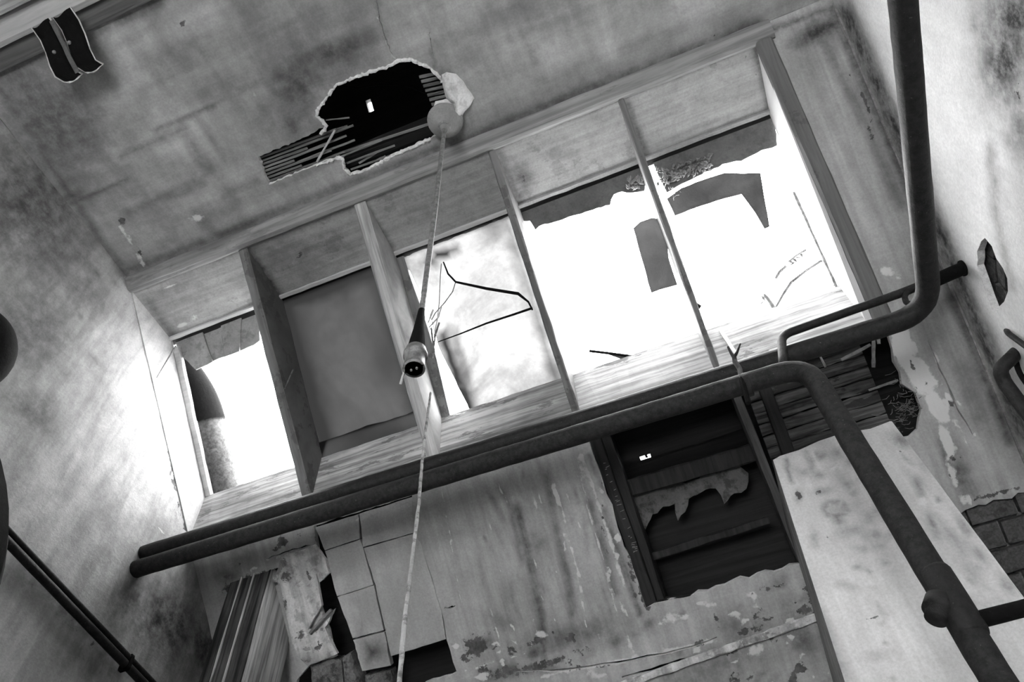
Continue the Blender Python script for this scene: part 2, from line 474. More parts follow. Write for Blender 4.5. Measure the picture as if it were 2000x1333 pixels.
ceil_paint = painter(
    soft=ystreaks(46, 3) + [(580, 160, 60, 70, -10, .6), (650, 100, 110, 28, -18, .6), (575, 240, 34, 50, -20, .5), (110, 240, 150, 110, 40, .55), (330, 120, 110, 40, -20, .25), (640, 130, 120, 60, -20, .45), (590, 210, 50, 90, -25, .35), (240, 300, 110, 60, 50, .22), (300, 420, 40, 90, -30, .25), (130, 190, 120, 60, 40, .45),  # besides the stains, shade of the upper left is painted in
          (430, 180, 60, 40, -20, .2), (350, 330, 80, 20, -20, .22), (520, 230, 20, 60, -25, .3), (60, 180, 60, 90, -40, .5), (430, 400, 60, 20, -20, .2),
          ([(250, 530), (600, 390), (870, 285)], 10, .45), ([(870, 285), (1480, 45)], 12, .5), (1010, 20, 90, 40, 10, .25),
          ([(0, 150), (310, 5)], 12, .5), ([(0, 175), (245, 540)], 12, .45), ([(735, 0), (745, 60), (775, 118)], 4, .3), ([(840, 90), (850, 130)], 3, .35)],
    hard=[(238, 432, 13, 9, 60, .75), (272, 492, 15, 5, 60, .8), (358, 46, 12, 7, 0, .75), (325, 62, 8, 3, -20, .7), (265, 83, 7, 4, 0, .7), (215, 455, 6, 4, 0, .6), (1395, 68, 6, 5, 0, .7), (320, 450, 5, 3, 0, .6)],
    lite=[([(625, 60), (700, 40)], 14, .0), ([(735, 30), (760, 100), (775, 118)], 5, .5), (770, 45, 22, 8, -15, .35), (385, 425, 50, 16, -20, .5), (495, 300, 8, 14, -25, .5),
          (540, 350, 30, 30, 0, .4), (500, 190, 14, 60, -25, .38), ([(235, 445), (262, 480), (280, 520)], 10, .5)])
def ccrack(px, w, seed):
    rnd = random.Random(seed); P = [oz(p, H)[:2] for p in px]; Q = []
    for a, b in zip(P, P[1:]):
        for k in range(4): Q.append(a + (b - a) * k / 4 + np.array([rnd.uniform(-.002, .002) for _ in range(2)]))
    Q.append(P[-1]); n = len(Q); L = []; Rr = []
    for i, q in enumerate(Q):
        t = Q[min(i + 1, n - 1)] - Q[max(i - 1, 0)]; t /= np.linalg.norm(t); m = np.array([-t[1], t[0]])
        ww = w * (.35 + math.sin(math.pi * (i + .5) / n)) * rnd.uniform(.6, 1.3)
        L.append(q + m * ww); Rr.append(q - m * ww)
    return L + Rr[::-1]
ccr = [ccrack([(736, 2), (742, 40), (752, 72), (762, 98), (772, 114)], .0009, 1), ccrack([(838, 62), (842, 88), (848, 112)], .0007, 2)]
def out_c(p): return np.array([p[0], p[1], H])
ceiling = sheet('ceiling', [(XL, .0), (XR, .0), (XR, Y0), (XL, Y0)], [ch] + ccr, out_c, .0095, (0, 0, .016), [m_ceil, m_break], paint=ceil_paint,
                relief=lumps(.0035, 4, (0, 0, 1)), kind='structure', label='stained flat plaster ceiling with a ragged hole above the roof light')
V, Fc = box(XL, XR, YB, .0, H, H + .02); mesh('ceiling_panel', V, Fc, m_room, ceiling)

# sloped ceiling (underside of the roof pitch)
def s2(p): q = oS(p); return q[:2]
def out_s(p): return np.array([p[0], p[1], zS(p[1])])
YS = 1.385                                                        # lower edge of the skylight
hatch = [(-.262, 1.43), (-.258, 1.5)] + [s2(p) for p in [(1207, 1030), (1236, 1110), (1262, 1188), (1330, 1168), (1400, 1148), (1480, 1122), (1560, 1100), (1610, 1090), (1640, 1000), (1700, 930), (1740, 870),
        (1792, 838), (1800, 800), (1788, 768), (1763, 750), (1748, 705), (1735, 655)]]
hatch = jag(hatch + [(.50, 1.400), (.175, 1.400), (.165, 1.43)], .02, .004, 5)
slot = [s2(p) for p in [(612, 1028), (805, 968), (807, 1041), (819, 1057), (837, 1110), (862, 1192), (872, 1250), (893, 1314), (830, 1335), (790, 1360),
        (640, 1420), (560, 1400), (580, 1330), (604, 1300), (655, 1284), (640, 1232), (624, 1185), (618, 1142), (632, 1110), (620, 1080)]]
slot = jag(slot, .02, .002, 6)
over_post = jag([s2(p) for p in [(425, 1154), (470, 1136), (520, 1118), (556, 1110), (560, 1128), (530, 1142), (500, 1146), (450, 1168)]], .012, .004, 8)
brickzone = jag([s2(p) for p in [(1888, 996), (1925, 986), (1960, 976), (2005, 962), (2060, 1000)]] + [(.748, 1.95), (.748, 2.2), (.45, 2.2), (.45, 1.8)], .015, .004, 9)
def crack(px, w=.0016, seed=1):
    rnd = random.Random(seed); P = [s2(p) for p in px]; Q = []
    for a, b in zip(P, P[1:]):
        for k in range(4): Q.append(a + (b - a) * k / 4 + np.array([rnd.uniform(-.0015, .0015) for _ in range(2)]))
    Q.append(P[-1]); n = len(Q); L = []; Rr = []
    for i, q in enumerate(Q):
        t = Q[min(i + 1, n - 1)] - Q[max(i - 1, 0)]; t /= np.linalg.norm(t); m = np.array([-t[1], t[0]])
        ww = w * (.35 + 1.2 * math.sin(math.pi * (i + .5) / n)) * rnd.uniform(.6, 1.3)
        L.append(q + m * ww); Rr.append(q - m * ww)
    return L + Rr[::-1]
cracks = [crack([(868, 1188), (876, 1190), (889, 1184)], .0016, 1), crack([(522, 1092), (560, 1078), (588, 1070), (606, 1066)], .0012, 2),
          crack([(1003, 1312), (1100, 1310), (1205, 1295), (1325, 1272), (1400, 1245)], .0016, 3),
          crack([(1215, 1325), (1290, 1304), (1370, 1280), (1450, 1258)], .0026, 4),
          crack([(1812, 665), (1845, 740), (1872, 800), (1900, 850)], .0014, 5)]
def stk(*pts): return list(pts)
slope_paint = painter(
    soft=rbl(40, STR, 5, 34, -17, .1, .45, 12) + rbl(30, BAND, 20, 12, -20, .3, .7, 13) + rbl(20, LOW, 30, 12, -50, .3, .6, 14) + [(stk((1010, 990), (1040, 1120), (1058, 1210), (1065, 1290)), 10, .6), (stk((970, 940), (1000, 1000), (1020, 1100)), 8, .4), (stk((1068, 930), (1085, 1030), (1110, 1130), (1118, 1200)), 9, .5),
          (stk((1150, 980), (1180, 1080), (1200, 1160)), 9, .5), (980, 1215, 40, 14, 10, .3), (stk((1180, 1000), (1215, 1100), (1250, 1200)), 9, .6), (stk((1150, 890), (1180, 960)), 5, .4),
          (1050, 1060, 22, 40, 0, .45), (1130, 1240, 120, 30, -12, .5), (1450, 1230, 70, 40, 0, .5), (1560, 1230, 40, 80, -25, .55), (1420, 1290, 120, 40, -15, .45),
          (660, 1070, 12, 20, 0, .2), (560, 1090, 50, 14, -20, .2), (470, 1090, 50, 30, -20, .35), (450, 1130, 30, 20, 0, .6),
          (1560, 130, 60, 40, 60, .2), (1600, 60, 26, 80, 65, .7), (stk((1500, 60), (1610, 20)), 9, .6), (stk((1600, 60), (1700, 260), (1760, 400)), 14, .35), (stk((1490, 45), (1700, 590)), 10, .35), (stk((1625, 15), (1850, 552), (1970, 860)), 12, .6),  # shading of the fold and corners painted into the colour
          (1900, 780, 30, 110, -20, .35), (1880, 930, 26, 70, -20, .6), (1850, 900, 10, 60, -20, .6), (1830, 560, 50, 50, 0, .1), (1570, 180, 60, 25, -10, .12)],
    hard=[(stk((1683, 183), (1692, 200), (1706, 232)), 4, .8), (stk((1640, 110), (1660, 150)), 3, .5), (930, 1262, 28, 26, 0, .85), (912, 1285, 20, 14, 0, .62), (960, 1235, 30, 10, -20, .55), (1000, 1270, 20, 20, 0, .55), (1060, 1300, 90, 16, -15, .62), (985, 1315, 60, 18, -10, .6), (1040, 1255, 20, 30, 0, .5), (1130, 1275, 50, 12, -15, .5),
          (632, 1062, 10, 20, 20, .8), (620, 1050, 8, 14, 0, .7), (500, 1130, 70, 14, -18, .75), (450, 1150, 26, 12, -15, .8), (560, 1105, 16, 20, 0, .6),
          (1500, 1150, 80, 10, -18, .55), (1590, 1180, 20, 60, -20, .6), (1480, 1200, 20, 24, 0, .52), (1400, 1210, 10, 30, -20, .5), (1360, 1290, 120, 7, -16, .6), (1180, 1300, 30, 10, -15, .55),
          (stk((1180, 905), (1215, 1010), (1265, 1190)), 9, .62), (stk((1225, 1060), (1240, 1170)), 6, .6), (1860, 790, 12, 8, 60, .7), (1700, 260, 10, 34, -22, .55), (1690, 190, 8, 10, 0, .5),
          (stk((1905, 975), (1990, 955)), 6, .7)] + rbl(40, BAND, 15, 9, -20, .5, .85, 1) + rbl(22, LOW, 24, 10, -50, .45, .75, 2) + rbl(12, OVP, 14, 9, -20, .5, .9, 3) + rbl(26, RIM, 4, 14, -18, .5, .8, 4) + rbl(14, DRIP, 6, 12, -25, .4, .7, 5) + [ (1880, 900, 8, 30, -20, .5), (1640, 1290, 30, 60, -20, .5)],
    lite=[(stk((1135, 890), (1160, 960), (1190, 1050), (1220, 1150)), 8, .58), (stk((1075, 910), (1100, 1010), (1130, 1120), (1145, 1230)), 4, .6), (stk((1062, 905), (1090, 990)), 4, .5), (stk((1130, 900), (1150, 1000), (1185, 1120), (1205, 1200)), 6, .55),
          (stk((980, 960), (1010, 1060)), 4, .4), (stk((862, 955), (885, 1080), (900, 1180)), 4, .5), (stk((813, 990), (815, 1045)), 4, .45), (stk((896, 1316), (1050, 1268), (1200, 1230)), 3, .6),
          (stk((1060, 1322), (1250, 1285), (1400, 1250)), 9, .55), (940, 1322, 40, 12, -8, .6), (1310, 1210, 40, 20, -15, .55), (1390, 1180, 20, 16, 0, .5), (1450, 1215, 14, 34, -15, .5), (1230, 1260, 8, 30, -20, .6), (1250, 1280, 30, 10, 0, .5), (1480, 1270, 60, 26, -18, .55), (1510, 1195, 30, 10, -40, .5), (1170, 1320, 60, 10, 0, .5),
          (530, 1060, 60, 14, -20, .42), (560, 1085, 30, 8, -20, .5), (600, 1040, 20, 18, 0, .4), (500, 1122, 26, 6, -18, .6), (400, 1120, 16, 8, 0, .4),
          (1765, 680, 26, 60, -12, .95), (1795, 730, 28, 60, -28, .95), (1830, 795, 20, 50, -30, .95), (1848, 860, 14, 60, -18, .8), (1860, 930, 12, 60, -20, .6), (1880, 975, 20, 12, 0, .6), (1730, 530, 26, 18, 0, .6), (1760, 540, 20, 10, 0, .5), (1800, 600, 12, 20, 0, .45), (1875, 830, 6, 60, -16, .5),
          (1825, 960, 10, 40, -30, .55)] + rbl(34, BAND, 16, 8, -18, .45, .8, 6) + rbl(16, LOW, 20, 9, -50, .4, .75, 7) + rbl(10, OVP, 16, 8, -20, .5, .8, 8) + rbl(30, RIM, 4, 18, -18, .5, .85, 9) + rbl(22, DRIP, 7, 18, -25, .5, .9, 10) + rbl(44, STR, 3.5, 34, -16, .35, .66, 11))
S_out = [(XL, Y0), (XR, Y0), (XR, 2.5), (XL, 2.5), (XL, YS), (.555, YS), (.555, Y0 + .001), (XL, Y0 + .001)]
S_out = [(.555, Y0), (XR, Y0), (XR, 2.5), (XL, 2.5), (XL, YS), (.555, YS)]
slope = sheet('ceiling.001', S_out, [hatch, slot, over_post, brickzone] + cracks, out_s, .0085, NS * .018, [m_slope, m_break], paint=slope_paint,
              relief=lumps(.004, 4, NS, 4), kind='structure', label='sloped plaster ceiling below the roof light, streaked with leak stains')

# plaster slabs beside the dark slot, separated by open joints
blocks = [[(616, 1031), (700, 1005), (703, 1053), (634, 1076)], [(635, 1077), (704, 1054), (730, 1143), (658, 1166)], [(659, 1167), (731, 1144), (750, 1232), (689, 1248)],
          [(690, 1251), (751, 1235), (763, 1301), (707, 1312)], [(702, 1004), (806, 971), (808, 1042), (709, 1069)],
          [(710, 1071), (808, 1043), (820, 1058), (837, 1111), (862, 1192), (871, 1249), (764, 1283), (733, 1143)]]
bpaint = painter(soft=[(660, 1120, 30, 14, 0, .25), (735, 1275, 20, 20, 0, .75), (690, 1180, 12, 60, -18, .25), (780, 1120, 40, 60, 0, .1), (705, 1240, 8, 60, -14, .3)],
                 hard=[(742, 1275, 18, 18, 0, .42)], lite=[(stk((700, 1010), (740, 1180), (762, 1280)), 5, .45), (720, 1296, 16, 10, 0, .5), (800, 1255, 60, 8, -15, .5), (stk((812, 980), (812, 1040)), 5, .45), (850, 1180, 14, 60, -15, .35), (640, 1130, 6, 40, -15, .45)])
for i, b in enumerate(blocks):
    off = [.0, -.001, -.001, -.006, .0, -.0025][i]
    P = [oS(p, off) for p in b]; ctr = sum(P) / len(P)
    P = [ctr + (p - ctr) * .9975 for p in P]
    Q = []
    for k, a in enumerate(P):
        c = P[(k + 1) % len(P)]; n = 7
        for j in range(n): Q.append(a + (c - a) * j / n + np.array([random.uniform(-.0011, .0011), random.uniform(-.0011, .0011), 0]))
    n = len(Q); inner = [ctr + (q - ctr) * .97 - NS * .0008 for q in Q]
    V = Q + inner + [ctr - NS * .001] + [q + NS * .022 for q in Q]
    Fc = [(k, (k + 1) % n, n + (k + 1) % n, n + k) for k in range(n)] + [(n + k, n + (k + 1) % n, 2 * n) for k in range(n)] + [(k, 2 * n + 1 + k, 2 * n + 1 + (k + 1) % n, (k + 1) % n) for k in range(n)]
    Fc = fix_normals(V, Fc)
    mesh('plaster_slab', V, Fc, m_block, slope, colors=bpaint(prj(np.array(V)), None))

# exposed bricks at the lower right
rb = random.Random(3)
for r_ in range(7):
    y0 = 1.70 + r_ * .047
    x = .40 - (r_ % 2) * .06
    while x < XR - .01:
        w = .115 + rb.uniform(-.008, .008); x1 = min(x + w, XR - .004)
        if x1 - x > .02:
            o = rb.uniform(-.004, .005)
            P = [np.array([xx, yy, zS(yy)]) + NS * (.012 + o) for xx, yy in ((x, y0), (x1, y0 + rb.uniform(-.002, .002)), (x1, y0 + .041), (x, y0 + .040))]
            V, Fc = slab(P, NS * .04, .03, .0016, rb); mesh('brick', V, Fc, m_brick, slope)
        x = x1 + .008
P = [np.array([xx, yy, zS(yy)]) + NS * .03 for xx, yy in ((.36, 1.62), (XR, 1.62), (XR, 2.2), (.36, 2.2))]
V, Fc = slab(P, NS * .02); mesh('mortar_bed', V, Fc, m_stone, slope)

# walls: follow the roof line
RY = -.35; RZ = zG(RY)
def wallpoly(x): return [(x, YB, -CZ), (x, YF, -CZ), (x, YF, zG(YF) - .02), (x, GY, zG(GY) - .0), (x, RY, RZ), (x, YB, H + .02)]
lw_paint = painter(
    soft=[(60, 400, 190, 170, 40, .6), (60, 640, 130, 120, 50, .5), (150, 560, 110, 60, 50, .35)] + rbl(40, [(0, 480), (160, 440), (260, 620), (150, 780), (0, 960)], 36, 12, 55, .1, .5, 20) + rbl(20, [(0, 200), (230, 560), (150, 640), (0, 500)], 40, 14, 50, .2, .5, 21) + [(150, 560, 120, 60, 50, .4), (60, 800, 90, 60, 30, .5), (100, 700, 130, 40, 45, .35), (230, 620, 50, 60, 40, .2), (60, 620, 70, 60, 30, .3), (330, 1220, 90, 110, -20, .75), (400, 1260, 50, 90, -20, .7), (250, 1180, 50, 90, 30, .6), (130, 1200, 110, 26, 45, .6), (60, 1140, 40, 24, 45, .55),  # shade of the upper part and lower corner painted in here
          (180, 1290, 90, 50, 20, .5), (400, 1180, 30, 90, -20, .4), (40, 300, 60, 120, -30, .3), (150, 380, 40, 120, -35, .25)],
    hard=[(170, 1250, 60, 20, 45, .42), (stk((330, 880), (345, 970), (365, 1040)), 3, .75), (330, 940, 5, 20, 0, .5), (385, 925, 14, 30, -15, .5), (372, 975, 10, 20, 0, .55)],
    lite=[(stk((235, 520), (256, 575), (283, 710)), 3, .55), (stk((0, 170), (250, 545)), 3, .5), (stk((345, 1000), (365, 1060), (400, 1150), (425, 1215)), 4, .6), (stk((300, 1020), (330, 1060), (325, 1120)), 4, .55), (310, 1150, 10, 4, 40, .5), (120, 420, 14, 12, 0, .4), (100, 1140, 60, 10, 45, .3)])
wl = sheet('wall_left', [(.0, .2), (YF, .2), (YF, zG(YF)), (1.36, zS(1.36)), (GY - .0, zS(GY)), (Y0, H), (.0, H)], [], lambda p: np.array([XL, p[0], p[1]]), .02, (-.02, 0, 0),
           [m_left, m_break], paint=lw_paint, relief=lumps(.003, 4, (1, 0, 0), 2), kind='structure', label='scuffed plaster wall left of the roof light')
V, Fc = slab(wallpoly(XL - .022), (-.06, 0, 0)); mesh('wall_core', V, Fc, m_left, wl)
rw_hole = [(1907, 492), (1915, 472), (1922, 466), (1935, 482), (1944, 505), (1958, 525), (1967, 545), (1968, 570), (1960, 590), (1950, 600), (1946, 612), (1937, 606), (1928, 580), (1918, 550), (1908, 520)]
rh = jag([ox(p, XR)[1:] for p in rw_hole], .02, .003, 12)
rw_paint = painter(soft=rbl(30, [(1880, 0), (2000, 0), (2000, 330), (1940, 230), (1890, 120)], 26, 18, 50, .3, .7, 22) + [(1965, 110, 60, 110, 10, .8), (1990, 30, 90, 80, 0, .8), (1990, 250, 30, 80, 0, .55), (1945, 300, 10, 120, -10, .25), (stk((1650, 20), (1770, 300), (1870, 540), (2000, 850)), 20, .75), (stk((1935, 280), (1945, 420), (1975, 560)), 12, .4), (1930, 650, 20, 50, -30, .15), (1975, 740, 26, 90, -30, .2)],  # corner shadow band, shadow stripe and dark top painted in
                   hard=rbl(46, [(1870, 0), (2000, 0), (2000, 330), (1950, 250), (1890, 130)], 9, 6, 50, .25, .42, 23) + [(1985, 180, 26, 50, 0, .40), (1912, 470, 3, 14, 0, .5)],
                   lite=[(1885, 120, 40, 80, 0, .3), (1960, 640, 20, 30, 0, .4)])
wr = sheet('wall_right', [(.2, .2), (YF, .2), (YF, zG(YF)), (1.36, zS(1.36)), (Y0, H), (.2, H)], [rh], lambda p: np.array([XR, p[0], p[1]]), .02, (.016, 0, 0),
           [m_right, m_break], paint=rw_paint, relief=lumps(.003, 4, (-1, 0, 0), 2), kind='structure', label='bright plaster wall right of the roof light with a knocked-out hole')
V, Fc = slab(wallpoly(XR + .05), (.06, 0, 0)); mesh('wall_core', V, Fc, m_brick, wr)
c0 = ox((1935, 540), XR + .03)
for i in range(-3, 4):
    for j in range(-3, 4):
        y0 = c0[1] + j * .12 + (i % 2) * .06; z0 = c0[2] + i * .045
        V, Fc = slab([(XR + .03 + rb.uniform(-.004, .004), y0 + a, z0 + b) for a, b in ((-.056, -.019), (.056, -.019), (.056, .019), (-.056, .019))], (.02, 0, 0), .03, .0015, rb)
        mesh('brick', V, Fc, m_brick, wr)
# cover bead in the corner of the slope and the right wall
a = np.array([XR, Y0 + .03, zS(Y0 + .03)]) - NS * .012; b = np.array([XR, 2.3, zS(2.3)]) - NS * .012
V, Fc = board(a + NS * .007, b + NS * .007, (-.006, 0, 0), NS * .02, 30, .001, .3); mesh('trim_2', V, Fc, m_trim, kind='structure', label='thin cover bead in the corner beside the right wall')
# the rest of the room, behind and below the viewer
V, Fc = slab([(XL - .08, 0, -CZ), (XL - .08, YB, -CZ), (XL - .08, YB, H + .02), (XL - .08, 0, H + .02)], (.08, 0, 0)); mesh('wall_face', V, Fc, m_room, wl)
V, Fc = box(XL - .02, XL, 0, YF, -CZ, .2); mesh('wall_face', V, Fc, m_room, wl)
V, Fc = slab([(XR + .11, .2, -CZ), (XR + .11, YB, -CZ), (XR + .11, YB, H + .02), (XR + .11, .2, H + .02)], (-.11, 0, 0)); mesh('wall_face', V, Fc, m_room, wr)
V, Fc = box(XR, XR + .05, .2, YF, -CZ, .2); mesh('wall_face', V, Fc, m_room, wr)
V, Fc = box(XL - .1, XR + .15, YB - .1, YF + .1, -CZ - .05, -CZ); mesh('floor', V, Fc, m_floor, kind='structure', label='board floor of the attic room')
V, Fc = box(XL - .08, XR + .11, YF, YF + .06, -CZ, zS(YF) + .1); mesh('wall_front', V, Fc, m_room, kind='structure', label='low knee wall under the sloped ceiling')
wx0, wx1, wz0, wz1 = -1.1, .3, -.95, .45  # unseen opening, added to let the fill light in
parts = [box(XL - .08, wx0, YB - .06, YB, -CZ, H + .02), box(wx1, XR + .11, YB - .06, YB, -CZ, H + .02), box(wx0, wx1, YB - .06, YB, -CZ, wz0), box(wx0, wx1, YB - .06, YB, wz1, H + .02)]
V, Fc = join(*parts); mesh('wall_back', V, Fc, m_room, kind='structure', label='wall behind the viewer with an opening added for fill light')

# roof shell: boarded deck above the ceiling and below the glazing
deck = empty('roof_deck', (-.4, .2, 2.9), 'dark boarded roof deck seen through the holes in the plaster', kind='structure')
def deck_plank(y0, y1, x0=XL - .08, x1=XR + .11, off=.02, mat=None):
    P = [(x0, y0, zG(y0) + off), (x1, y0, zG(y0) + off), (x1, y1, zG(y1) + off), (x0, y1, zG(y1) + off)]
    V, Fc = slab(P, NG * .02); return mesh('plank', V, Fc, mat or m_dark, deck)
yy = 1.40
kg = oG((1260, 893), .02)
while yy < YF:
    if yy < kg[1] < yy + .1:
        deck_plank(yy, yy + .106, XL - .08, kg[0] - .016); deck_plank(yy, yy + .106, kg[0] + .016, XR + .11); deck_plank(yy, kg[1] - .003, kg[0] - .017, kg[0] + .017); deck_plank(kg[1] + .004, yy + .106, kg[0] - .017, kg[0] + .017)
        V, Fc = tube([kg + np.array([.003, -.006, .01]), kg + np.array([.004, .008, .004])], .004, 6); mesh('moss_clump', V, Fc, m_dark, deck); yy += .1002; continue
    deck_plank(yy, min(yy + .106, YF + .02), off=.02 + .004 * (int(yy * 10) % 2)); yy += .1002
yy = GY + .005
k = 0
gap = oG((722, 205), .02)
while yy > RY:
    y1 = yy - .118
    if y1 < gap[1] < yy:       # the board with a knot hole that lets daylight through
        gx = gap[0]; deck_plank(y1, yy, XL - .08, gx - .010); deck_plank(y1, yy, gx + .008, XR + .11)
        deck_plank(gap[1] + .018, yy, gx - .011, gx + .009); deck_plank(y1, gap[1] - .014, gx - .011, gx + .009)
    else: deck_plank(y1, yy)
    yy = y1 - .0002; k += 1
P = [(XL - .08, yy, zG(yy)), (XR + .11, yy, zG(yy)), (XR + .11, YB - .06, H + .02), (XL - .08, YB - .06, H + .02)]
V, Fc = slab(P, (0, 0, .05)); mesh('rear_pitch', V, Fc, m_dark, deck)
V, Fc = box(XL - .08, XR + .11, GY + .002, GY + .02, H - .03, H + .03); mesh('header_backing', V, Fc, m_dark, deck)
V, Fc = box(XL - .08, XR + .11, 1.395, 1.41, zS(1.395) + .016, zG(1.40) + .02); mesh('sill_backing', V, Fc, m_dark, deck)
# roof timber behind the skylight sides, closes the gap to the walls
V, Fc = slab([(.56, GY, zG(GY) + .02), (XR + .11, GY, zG(GY) + .02), (XR + .11, 1.42, zG(1.42) + .02), (.56, 1.42, zG(1.42) + .02)], NG * .02); mesh('side_plank', V, Fc, m_dark, deck)
# rafters in the roof void
for x in (-.235, .215, -.62):
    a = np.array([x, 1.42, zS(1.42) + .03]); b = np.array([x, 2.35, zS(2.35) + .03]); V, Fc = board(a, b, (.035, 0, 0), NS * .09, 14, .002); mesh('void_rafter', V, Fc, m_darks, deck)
for x in (-1.0, -.62, -.2, .2):
    a = np.array([x, .72, zG(.72) - .12]); b = np.array([x, -.2, zG(-.2) - .12]); V, Fc = board(a, b, (.035, 0, 0), NG * .1, 12, .002)
    if x in (-.2, -1.0): mesh('void_rafter', V, Fc, m_dark, deck)

# ================================================================== SKYLIGHT
win = empty('window_1', (-.5, 1.05, 2.0), 'long roof light of five bays divided by four painted boards', kind='structure')
# plaster top trim and right trim on the slope
a = np.array([XL, Y0 - .002, zS(Y0 - .002)]) - NS * .016
V, Fc = board(a, a + np.array([.578 - XL, 0, 0]), (0, .041, -.041 * SL), NS * .03, 34, .0012, .28); mesh('top_trim', V, Fc, m_trim, win)
a = np.array([.524, .772, zS(.772)]) - NS * .015; b = np.array([.545, YS + .02, zS(YS + .02)]) - NS * .015
V, Fc = board(a, b, (.046, 0, 0), NS * .03, 16, .0012, .25); mesh('side_trim', V, Fc, wood('painted_side_trim', .12, 's', .2, peel=.35), win)
a = np.array([XL, YS + .002, zS(YS + .002)]) - NS * .006
V, Fc = board(a, a + np.array([.58 - XL, 0, 0]), (0, .022, -.022 * SL), NS * .03, 30, .0012, .28); mesh('bottom_trim', V, Fc, m_lath, win)
# rafters / dividers
RX = [(-1.143, -1.112), (-.732, -.692), (-.284, -.262), (.122, .140)]
bays = [(XL + .004, -1.143), (-1.112, -.732), (-.692, -.284), (-.262, .122), (.140, .53)]
for i, (x0, x1) in enumerate(RX):
    V = []; Fc = []; n = 16
    for k in range(n + 1):
        y = .772 + (1.372 - .772) * k / n
        zt = min(zG(y), GZ) if y > GY else GZ
        j = lambda: random.uniform(-.0012, .0012)
        w = .15 * (x1 - x0)
        for (xx, zz) in ((x0, zS(y) + .006), (x0 + w, zS(y)), (x1 - w, zS(y)), (x1, zS(y) + .006), (x1, zt + .006), (x0, zt + .006)): V.append((xx + j(), y, zz + j()))
    for k in range(n):
        for q in range(6): Fc.append((k * 6 + q, k * 6 + (q + 1) % 6, k * 6 + 6 + (q + 1) % 6, k * 6 + 6 + q))
    Fc += [tuple(range(6)), tuple(range(n * 6, n * 6 + 6))]
    mesh('divider_board', V, fix_normals(V, Fc), m_raftl if i == 1 else m_raft, win)
# header boards, lips, sill boards per bay
head_paint = painter(soft=[(stk((290, 590), (335, 650)), 10, .4), (stk((485, 490), (545, 580)), 12, .7), (550, 490, 60, 30, -20, .4), (stk((705, 390), (760, 480)), 10, .5), (stk((975, 300), (1020, 400)), 10, .4), (stk((1225, 200), (1265, 310)), 8, .5), (stk((1475, 90), (1512, 235)), 9, .6),
        (stk((480, 490), (690, 405)), 8, .35), (stk((700, 385), (940, 295)), 8, .35), (1020, 345, 20, 30, -20, .5), (1090, 300, 30, 12, 0, .3), (620, 480, 90, 40, -20, .3), (820, 400, 90, 50, -20, .25)],
    hard=[(585, 500, 9, 12, 20, .62), (1022, 350, 8, 16, -20, .6), (1106, 330, 4, 5, 0, .7), (1312, 188, 5, 4, 0, .7), (1460, 110, 22, 10, -20, .45), (1455, 185, 4, 8, 0, .7), (1342, 235, 4, 8, 20, .6), (1480, 150, 5, 14, -20, .6), (1400, 225, 5, 5, 0, .6), (1215, 205, 10, 6, 0, .65), (925, 300, 12, 6, 0, .6), (720, 380, 6, 12, 0, .5), (1158, 318, 4, 4, 0, .6), (500, 520, 5, 10, 0, .6)],
    lite=[(570, 490, 22, 6, -30, .5), (330, 560, 26, 5, -18, .6), (380, 620, 20, 12, 0, .5), (355, 635, 26, 7, -20, .55), (430, 615, 60, 4, -20, .3), (640, 545, 70, 5, -20, .5), (1015, 350, 16, 28, -20, .3)])
for i, (x0, x1) in enumerate(bays):
    x0 -= .002; x1 += .002
    z = GZ - .004
    V, Fc = board((x0, .770, z), (x1, .770, z), (0, .2, 0), (0, 0, .03), 10, .0008, .05); hv = board((x0, .770, z), (x1, .770, z), (0, .2, 0), (0, 0, .03), 10, .0008, .05); V, Fc = hv
    ho = sheet('header_board', [(x0, .770), (x1, .770), (x1, .970), (x0, .970)], [], lambda p: np.array([p[0], p[1], z]), .009, (0, 0, .03), [m_head, m_head], paint=head_paint); ho.parent = win; ho.location = LOC[ho.name] - LOC[win.name]
    V, Fc = board((x0, .968, z - .007), (x1, .968, z - .007), (0, .016, 0), (0, 0, .03), 10, .0012, .3); mesh('glazing_lip', V, Fc, m_lip if i in (0, 1, 2) else m_head, win)
    V, Fc = board((x0, 1.372, zS(1.375) - .01), (x1, 1.372, zS(1.375) - .01), (0, .02, 0), (0, 0, zG(1.385) - zS(1.375) + .014), 12, .001, .05); mesh('sill_board', V, Fc, m_sill if i < 3 else m_sill2, win)
# jambs
def jamb(x, th, mat, name):
    P = [(x, .772, zS(.772)), (x, 1.385, zS(1.385)), (x, 1.385, zG(1.385)), (x, GY, GZ), (x, .772, GZ)]
    V, Fc = slab(P, (th, 0, 0)); mesh(name, V, Fc, mat, win)
jamb(.527, .03, m_jamb, 'side_jamb'); jamb(XL - .02, .023, m_left, 'side_jamb')
a = np.array([XL + .002, 1.0, zG(1.0) - .012]); b = np.array([XL + .002, 1.38, zG(1.38) - .012])
V, Fc = board(a, b, (.022, 0, 0), NG * .018, 10, .001); mesh('glazing_bead', V, Fc, m_lip, win)
a = np.array([.505, 1.16, zG(1.16) - .004]); b = np.array([.518, 1.38, zG(1.38) - .004])
V, Fc = board(a, b, (.008, 0, 0), NG * .018, 10, .001); mesh('glazing_bead', V, Fc, m_steel, win)

def gsheet(name, px, off, mat, parent, th=.004, seg=0, jit=0, spacing=.02, paint=None, **kw):
    P = [oG(p, off) for p in px]; Q = [(p[0], p[1]) for p in P]
    if jit: Q = jag(Q, seg, jit, len(px))
    if paint is None: paint = painter()
    o = sheet(name, Q, [], lambda p: np.array([p[0], p[1], zG(p[1]) + off]), spacing, NG * th, [mat, mat], paint=paint, **kw)
    if parent is not None:
        o.parent = parent; o.location = LOC[o.name] - LOC[parent.name]
    return o
